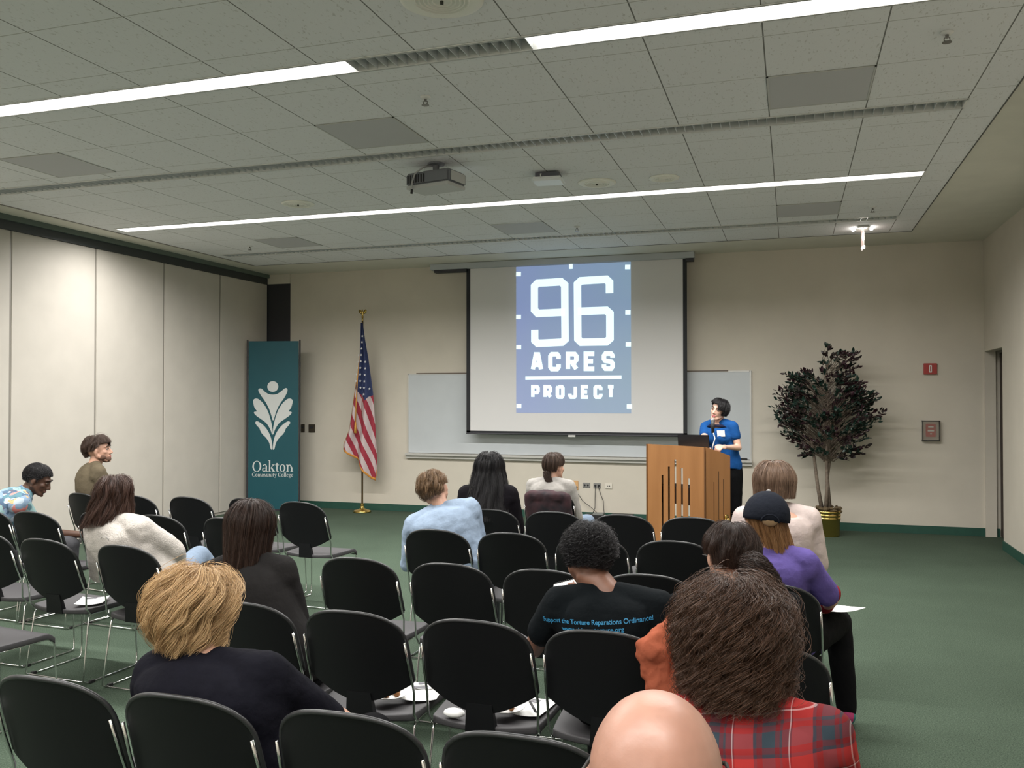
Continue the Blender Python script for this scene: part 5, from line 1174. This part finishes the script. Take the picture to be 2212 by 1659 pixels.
# woman in white fleece
P = person('woman in a white fleece jacket and jeans with long auburn-brown hair, left block', (-3.64, 4.345, .535), -10, (-3.870, 4.30, 1.220), -6, -4, -8, sw=.195, wide=1.12, nshift=(.04, 0, 0), shirt=cloth('white_fleece', (.50, .465, .43), .95, .5, 120), pants=JE, shoes=SHB, hair_t=.018, collar=True, inflate=.024, disp=.016,
           legs={1: ((-3.66, 4.80, .66), (-3.55, 5.02, .34), (-3.52, 5.16, .26)), 0: None}, arms={1: ((-3.52, 4.38, .78), (-3.66, 4.60, .66))})
hair(P, H_red, L=.36, off=.018, n=2600, r=.0016, wave=.008, lam=.16, open_=.6, jit=.016, k=18, lvar=.35, flare=.25, shift=(-.12, 0), taper=0, back=.14)
lg_ = MB(); y0 = P.SH[0]; c4 = P.sp(.80) + Vector((.035, -.155, .0)); lg_.tube([c4 + Vector((-.03, 0, 0)), c4 + Vector((-.015, -.002, .014)), c4 + Vector((.015, -.002, .014)), c4 + Vector((.03, 0, -.004))], .002, 6); put(lg_, 'embroidered_mark', mat('grey_thread', (.3, .29, .28), .7), P.body)

# man in olive sweater, profile to the right
P = person('bearded man in an olive sweater looking right in profile, far left', seat(-5.86, 6.08), -34, (-5.920, 6.34, 1.350), -62, 6, 0, sw=.195, shirt=cloth('olive_sweater', (.115, .094, .062)), pants=GY, shoes=SHB, hair_t=.018, voxel=.0065, slouch=.04)
hair(P, H_mbr, 'short', L=.085, off=.020, n=2600, r=.0017, wave=.004, lam=.09, jit=.012, k=10, nape=2.2, clump=50, swirl=.25, hang=2.3, fr=1.16, side=1.72)
face_bits(P, brow=(.03, .02, .015), lip=(.32, .11, .09))
bd = MB().ell(P.hp(0, .057, -.083), (.043, .042, .031), P.Hm)
for s_ in (-1, 1): bd.ell(P.hp(s_ * .044, .030, -.062), (.022, .040, .026), P.Hm)
cl_ = MB().loft([(P.sp(.975), P.X, P.Y, .082, .078), (P.sp(1.0), P.X, P.Y, .075, .074), (P.sp(1.035), P.X, P.Y, .067, .068)], 24); put(cl_, 'white_collar', M_paper, P.body)
hb = bake('beard', bd, mat('beard_brown', (.11, .055, .035), .8), .006, 2, parent=P.body)

# man in floral shirt, leaning forward
def floral():
    m = mat('floral_shirt', (.2, .3, .4), .8); N, L_, b = nt(m); tc = N.new('ShaderNodeTexCoord'); n_ = N.new('ShaderNodeTexNoise'); n_.inputs['Scale'].default_value = 8; L_.new(tc.outputs['Object'], n_.inputs['Vector'])
    mx = N.new('ShaderNodeMix'); mx.data_type = 'RGBA'; mx.inputs[0].default_value = .18; L_.new(tc.outputs['Object'], mx.inputs[6]); L_.new(n_.outputs['Color'], mx.inputs[7])
    v_ = N.new('ShaderNodeTexVoronoi'); v_.inputs['Scale'].default_value = 24; L_.new(mx.outputs[2], v_.inputs['Vector']); s_ = N.new('ShaderNodeSeparateColor'); L_.new(v_.outputs['Color'], s_.inputs[0])
    r_ = N.new('ShaderNodeValToRGB'); r_.color_ramp.interpolation = 'CONSTANT'; e = r_.color_ramp.elements; e[0].color = (.06, .11, .18, 1); e[1].position = .22; e[1].color = (.20, .29, .40, 1)
    for p_, c3 in [(.42, (.40, .48, .56)), (.56, (.08, .18, .22)), (.68, (.24, .38, .38)), (.80, (.10, .10, .14)), (.88, (.62, .22, .20)), (.96, (.65, .36, .18))]: x_ = e.new(p_); x_.color = (*c3, 1)
    L_.new(s_.outputs[0], r_.inputs[0]); L_.new(r_.outputs[0], b.inputs['Base Color']); return m
P = person('man in a blue floral shirt leaning forward with his head bowed, left edge', (-5.80, 5.28, .535), -38, (-5.600, 5.46, 1.158), -58, -26, 0, sw=.20, wide=1.06, skinm=SK_D, shirt=floral(), sleeve=.42, pants=GY, shoes=SHB, hair_t=.008, voxel=.0065, slouch=.14, collar=True,
           arms={1: ((-5.72, 5.50, .62), (-5.30, 5.60, .60), (0, 0, -1), .6)})
hair(P, H_black, 'short', L=.012, off=.008, n=4200, r=.0016, wave=.003, lam=.012, jit=.004, k=5, nape=2.25, clump=400, side=1.85, fr=1.12)
face_bits(P, brow=(.008, .006, .006), lip=(.10, .035, .03), white=(.10, .07, .05))

# speaker behind the lectern
u_ = Vector((0, 0, 1)); SPX, SPY = -.655, 9.33
P = person('woman in a royal blue blouse and black skirt speaking at the lectern', (SPX, SPY, .96), 158, (-.690, 9.28, 1.672), 158, 4, -12, sw=.165, skinm=skin('skin_fair', (.60, .38, .29)), shirt=cloth('royal_blue', (.010, .066, .225)), sleeve=.22, stand=True, neckline=.93, hair_t=.018, bust=.04, voxel=.0065, slouch=.0, disp=.006, hs=.94, wide=.93,
           arms={1: ((-.86, 9.16, 1.22), (-.80, 9.02, 1.16), (0, 0, -1), .5), 0: ((-.520, 9.24, 1.17), (-.640, 9.03, 1.185), (-.3, .2, -.8), 1.1)},
           legs={0: ((-.57, 9.34, .50), (-.57, 9.40, .09), (-.60, 9.24, .03)), 1: ((-.74, 9.36, .50), (-.74, 9.42, .09), (-.77, 9.26, .03))})
hair(P, H_black, 'short', L=.075, off=.020, n=3000, r=.0016, wave=.003, lam=.09, jit=.008, k=10, nape=2.15, clump=60, swirl=.45, vol=(1.0, 1.06, 1.0))
face_bits(P, brow=(.01, .008, .008), lip=(.40, .10, .10))
sk = MB(); c_ = lambda z: Vector((SPX, SPY + .01, z)); sk.loft([(c_(1.06), P.X, P.Y, .140, .105), (c_(.98), P.X, P.Y, .170, .125), (c_(.88), P.X, P.Y, .178, .135), (c_(.70), P.X, P.Y, .172, .130), (c_(.50), P.X, P.Y, .160, .12)], 26); bake('skirt', sk, BK, .01, 3, .006, parent=P.body)
for i in (0, 1):
    h_, kn, an, toe = P.L[i]; bake('stocking', MB().capsule(kn + u_ * .1, kn.lerp(an, .3), .060, .056).capsule(kn.lerp(an, .3), an, .056, .036), BK, .008, 3, parent=P.body)
    bake('shoe', MB().capsule(an + Vector((0, .03, -.045)), toe, .038, .030).capsule(an, an + Vector((0, .02, -.045)), .038, .038), SHB, .008, 3, parent=P.body)
x_, y_, z_ = P.ax(.72); nb_ = P.sp(.78) + y_ * .125 + x_ * -.075
nm = MB(); Mt = Matrix.Translation(nb_) @ Matrix((x_, y_, z_)).transposed().to_4x4(); nm.box((-.042, -.003, -.032), (.042, .003, .032), Mt); put(nm, 'name_badge', M_paper, P.body, False)
yk = MB().loft([(P.sp(.895), P.X, P.Y, .140, .098), (P.sp(.93), P.X, P.Y, .112, .090), (P.sp(.955), P.X, P.Y, .088, .080)], 26); put(yk, 'navy_yoke', cloth('navy_yoke', (.012, .014, .035)), P.body)

# ------------------------------------------------------------------ small things on seats
def sheet(x, y, z, rz, wd, ln, lb, cat='paper', tilt=0, grp=None):
    m = MB(); nx, ny = 8, 8; V_ = []
    for s_ in (0, 1):
        for i in range(nx + 1):
            for j in range(ny + 1):
                u, v = i / nx - .5, j / ny - .5; V_.append((u * wd, v * ln, .010 * (u * u * 2 + .6 * v * v) * 2 + (.0012 if s_ else 0)))
    S_ = (nx + 1) * (ny + 1); F_ = []
    for i in range(nx):
        for j in range(ny): a = i * (ny + 1) + j; F_.append((a, a + 1, a + ny + 2, a + ny + 1)); F_.append((S_ + a, S_ + a + ny + 1, S_ + a + ny + 2, S_ + a + 1))
    t_ = empty('paper_sheet', (x, y, z), R(rz), lb, cat, grp); t_.rotation_euler = (R(tilt), 0, R(rz)); m.add(V_, F_); m.build('sheet', M_paper, t_, True)
    tl = MB()
    for k in range(3): tl.box((-wd * .30, ln * (.28 - k * .06), .011), (wd * .10, ln * (.28 - k * .06) + .004, .0135))
    tl.build('printed_lines', mat('print_grey', (.18, .18, .20), .8), t_); return t_
ZS = .436
sheet(-1.50, 3.44, ZS, 12, .16, .20, 'white napkin under the plate on the second-row seat at left', 'napkin')
sheet(-1.01, 3.42, ZS, -8, .16, .21, 'white paper under the plate and pen on the second-row middle seat')
sheet(-1.52, 3.40 + .12, ZS, 20, .10, .08, 'folded white paper standing on the seat between the second-row chairs')
sheet(-4.10, 4.36, ZS, 30, .16, .2, 'white paper on the seat left of the white fleece woman')
sheet(-1.02, 6.45, ZS, 5, .15, .2, 'white printed sheet on the seat behind the dark round head')
sheet(-.60, 3.9 + .56, ZS, 5, .15, .2, 'white paper on the seat beyond the person with blue lettering')
sheet(.18, 4.66, .63, 40, .21, .26, 'white sheets resting on the knee of the woman in the cap', 'paper', -8)
def plate(x, y, z, lb, col):
    t_ = empty('food_plate', (x, y, z), 0, lb, 'plate', None)
    MB().lathe([(.045, 0), (.050, .001), (.078, .012), (.080, .015), (.076, .014), (.048, .005), (.001, .004)], 28).build('paper_plate', M_paper, t_, True)
    for (a, b_, c_, d) in col: tag(MB().ell((a, b_, .016), (c_, c_ * .8, .012), None, 10, 6).build('food_piece', d, t_, True))
    MB().ell((-.035, -.02, .022), (.035, .025, .016), None, 10, 6).build('crumpled_napkin', M_paper, t_, True)
brn = mat('cookie_brown', (.28, .12, .04), .8); red = mat('berry_red', (.30, .02, .04), .5)
plate(-1.60, 3.33, .452, 'paper plate with brown leftovers, on the seat of the second-row left chair', [(.02, .02, .022, brn), (.0, -.03, .018, brn), (.04, -.01, .014, brn)])
plate(-1.09, 3.33, .452, 'paper plate with red leftovers, on the seat of the second-row middle chair', [(.02, .01, .018, red), (-.01, .03, .014, red), (.03, -.02, .012, brn)])
tag(MB().tube([(-.06, 0, 0), (.05, 0, 0)], .005, 8).tube([(.05, 0, 0), (.065, 0, 0)], [.004, .001], 8).build('pen', M_black, None, True, 0, (-.985, 3.36, .462)), 'black pen lying on the paper beside the red plate', 'pen')
bpy.data.objects['pen'].rotation_euler = (0, 0, R(-62))
tag(MB().ell((0, 0, .015), (.045, .03, .018), None, 12, 8).build('crumpled_napkin', M_paper, None, True, 0, (-1.27, 3.23, .438)), 'crumpled white napkin at the left corner of the second-row middle seat', 'napkin')
# notepad in the hand
t = empty('spiral_notepad', (-.94, 3.70, .86), 0, 'small spiral notepad held up left of the dark round head', 'notepad'); t.rotation_euler = (R(38), R(-18), R(-8))
MB().box((-.060, -.045, -.004), (.060, .045, .004)).build('pages', M_paper, t, bevel=.001)
wr = MB()
for k in range(12): wr.tube([(-.052 + k * .0095, .040, .006), (-.052 + k * .0095, .048, .006), (-.052 + k * .0095, .051, 0), (-.052 + k * .0095, .048, -.006)], .0012, 5)
wr.build('spiral_wire', M_black, t, True)
# coral sweater over the chair back
cs = MB().capsule((-.375, 3.10, .90), (-.455, 3.02, .83), .055, .058).capsule((-.455, 3.02, .83), (-.42, 3.02, .66), .058, .048).capsule((-.375, 3.10, .90), (-.27, 3.10, .84), .055, .05).capsule((-.30, 3.03, .84), (-.34, 3.02, .66), .055, .06)
tag(bake('coral_sweater', cs, cloth('coral_knit', (.31, .085, .045)), .009, 4, .045, .07, loc=(-.40, 3.02, .64)), 'coral sweater bunched over the chair corner beside the curly head', 'sweater')
# jacket on the front chair
jk = MB().ell((-2.02, 7.34, .74), (.20, .055, .15)).capsule((-2.16, 7.32, .83), (-1.88, 7.32, .83), .05, .05).capsule((-2.18, 7.33, .82), (-2.16, 7.37, .60), .05, .05).capsule((-2.02, 7.32, .82), (-2.02, 7.37, .60), .055, .06).capsule((-1.86, 7.33, .82), (-1.84, 7.37, .58), .05, .05)
tag(bake('draped_jacket', jk, noisy(mat('maroon_dark_knit', (.008, .008, .012), .9), 9, .1, col2=(.05, .018, .022)), .010, 4, .014, .07, loc=(-2.02, 7.35, .58)), 'dark maroon jacket draped over the chair of the woman in grey', 'jacket')
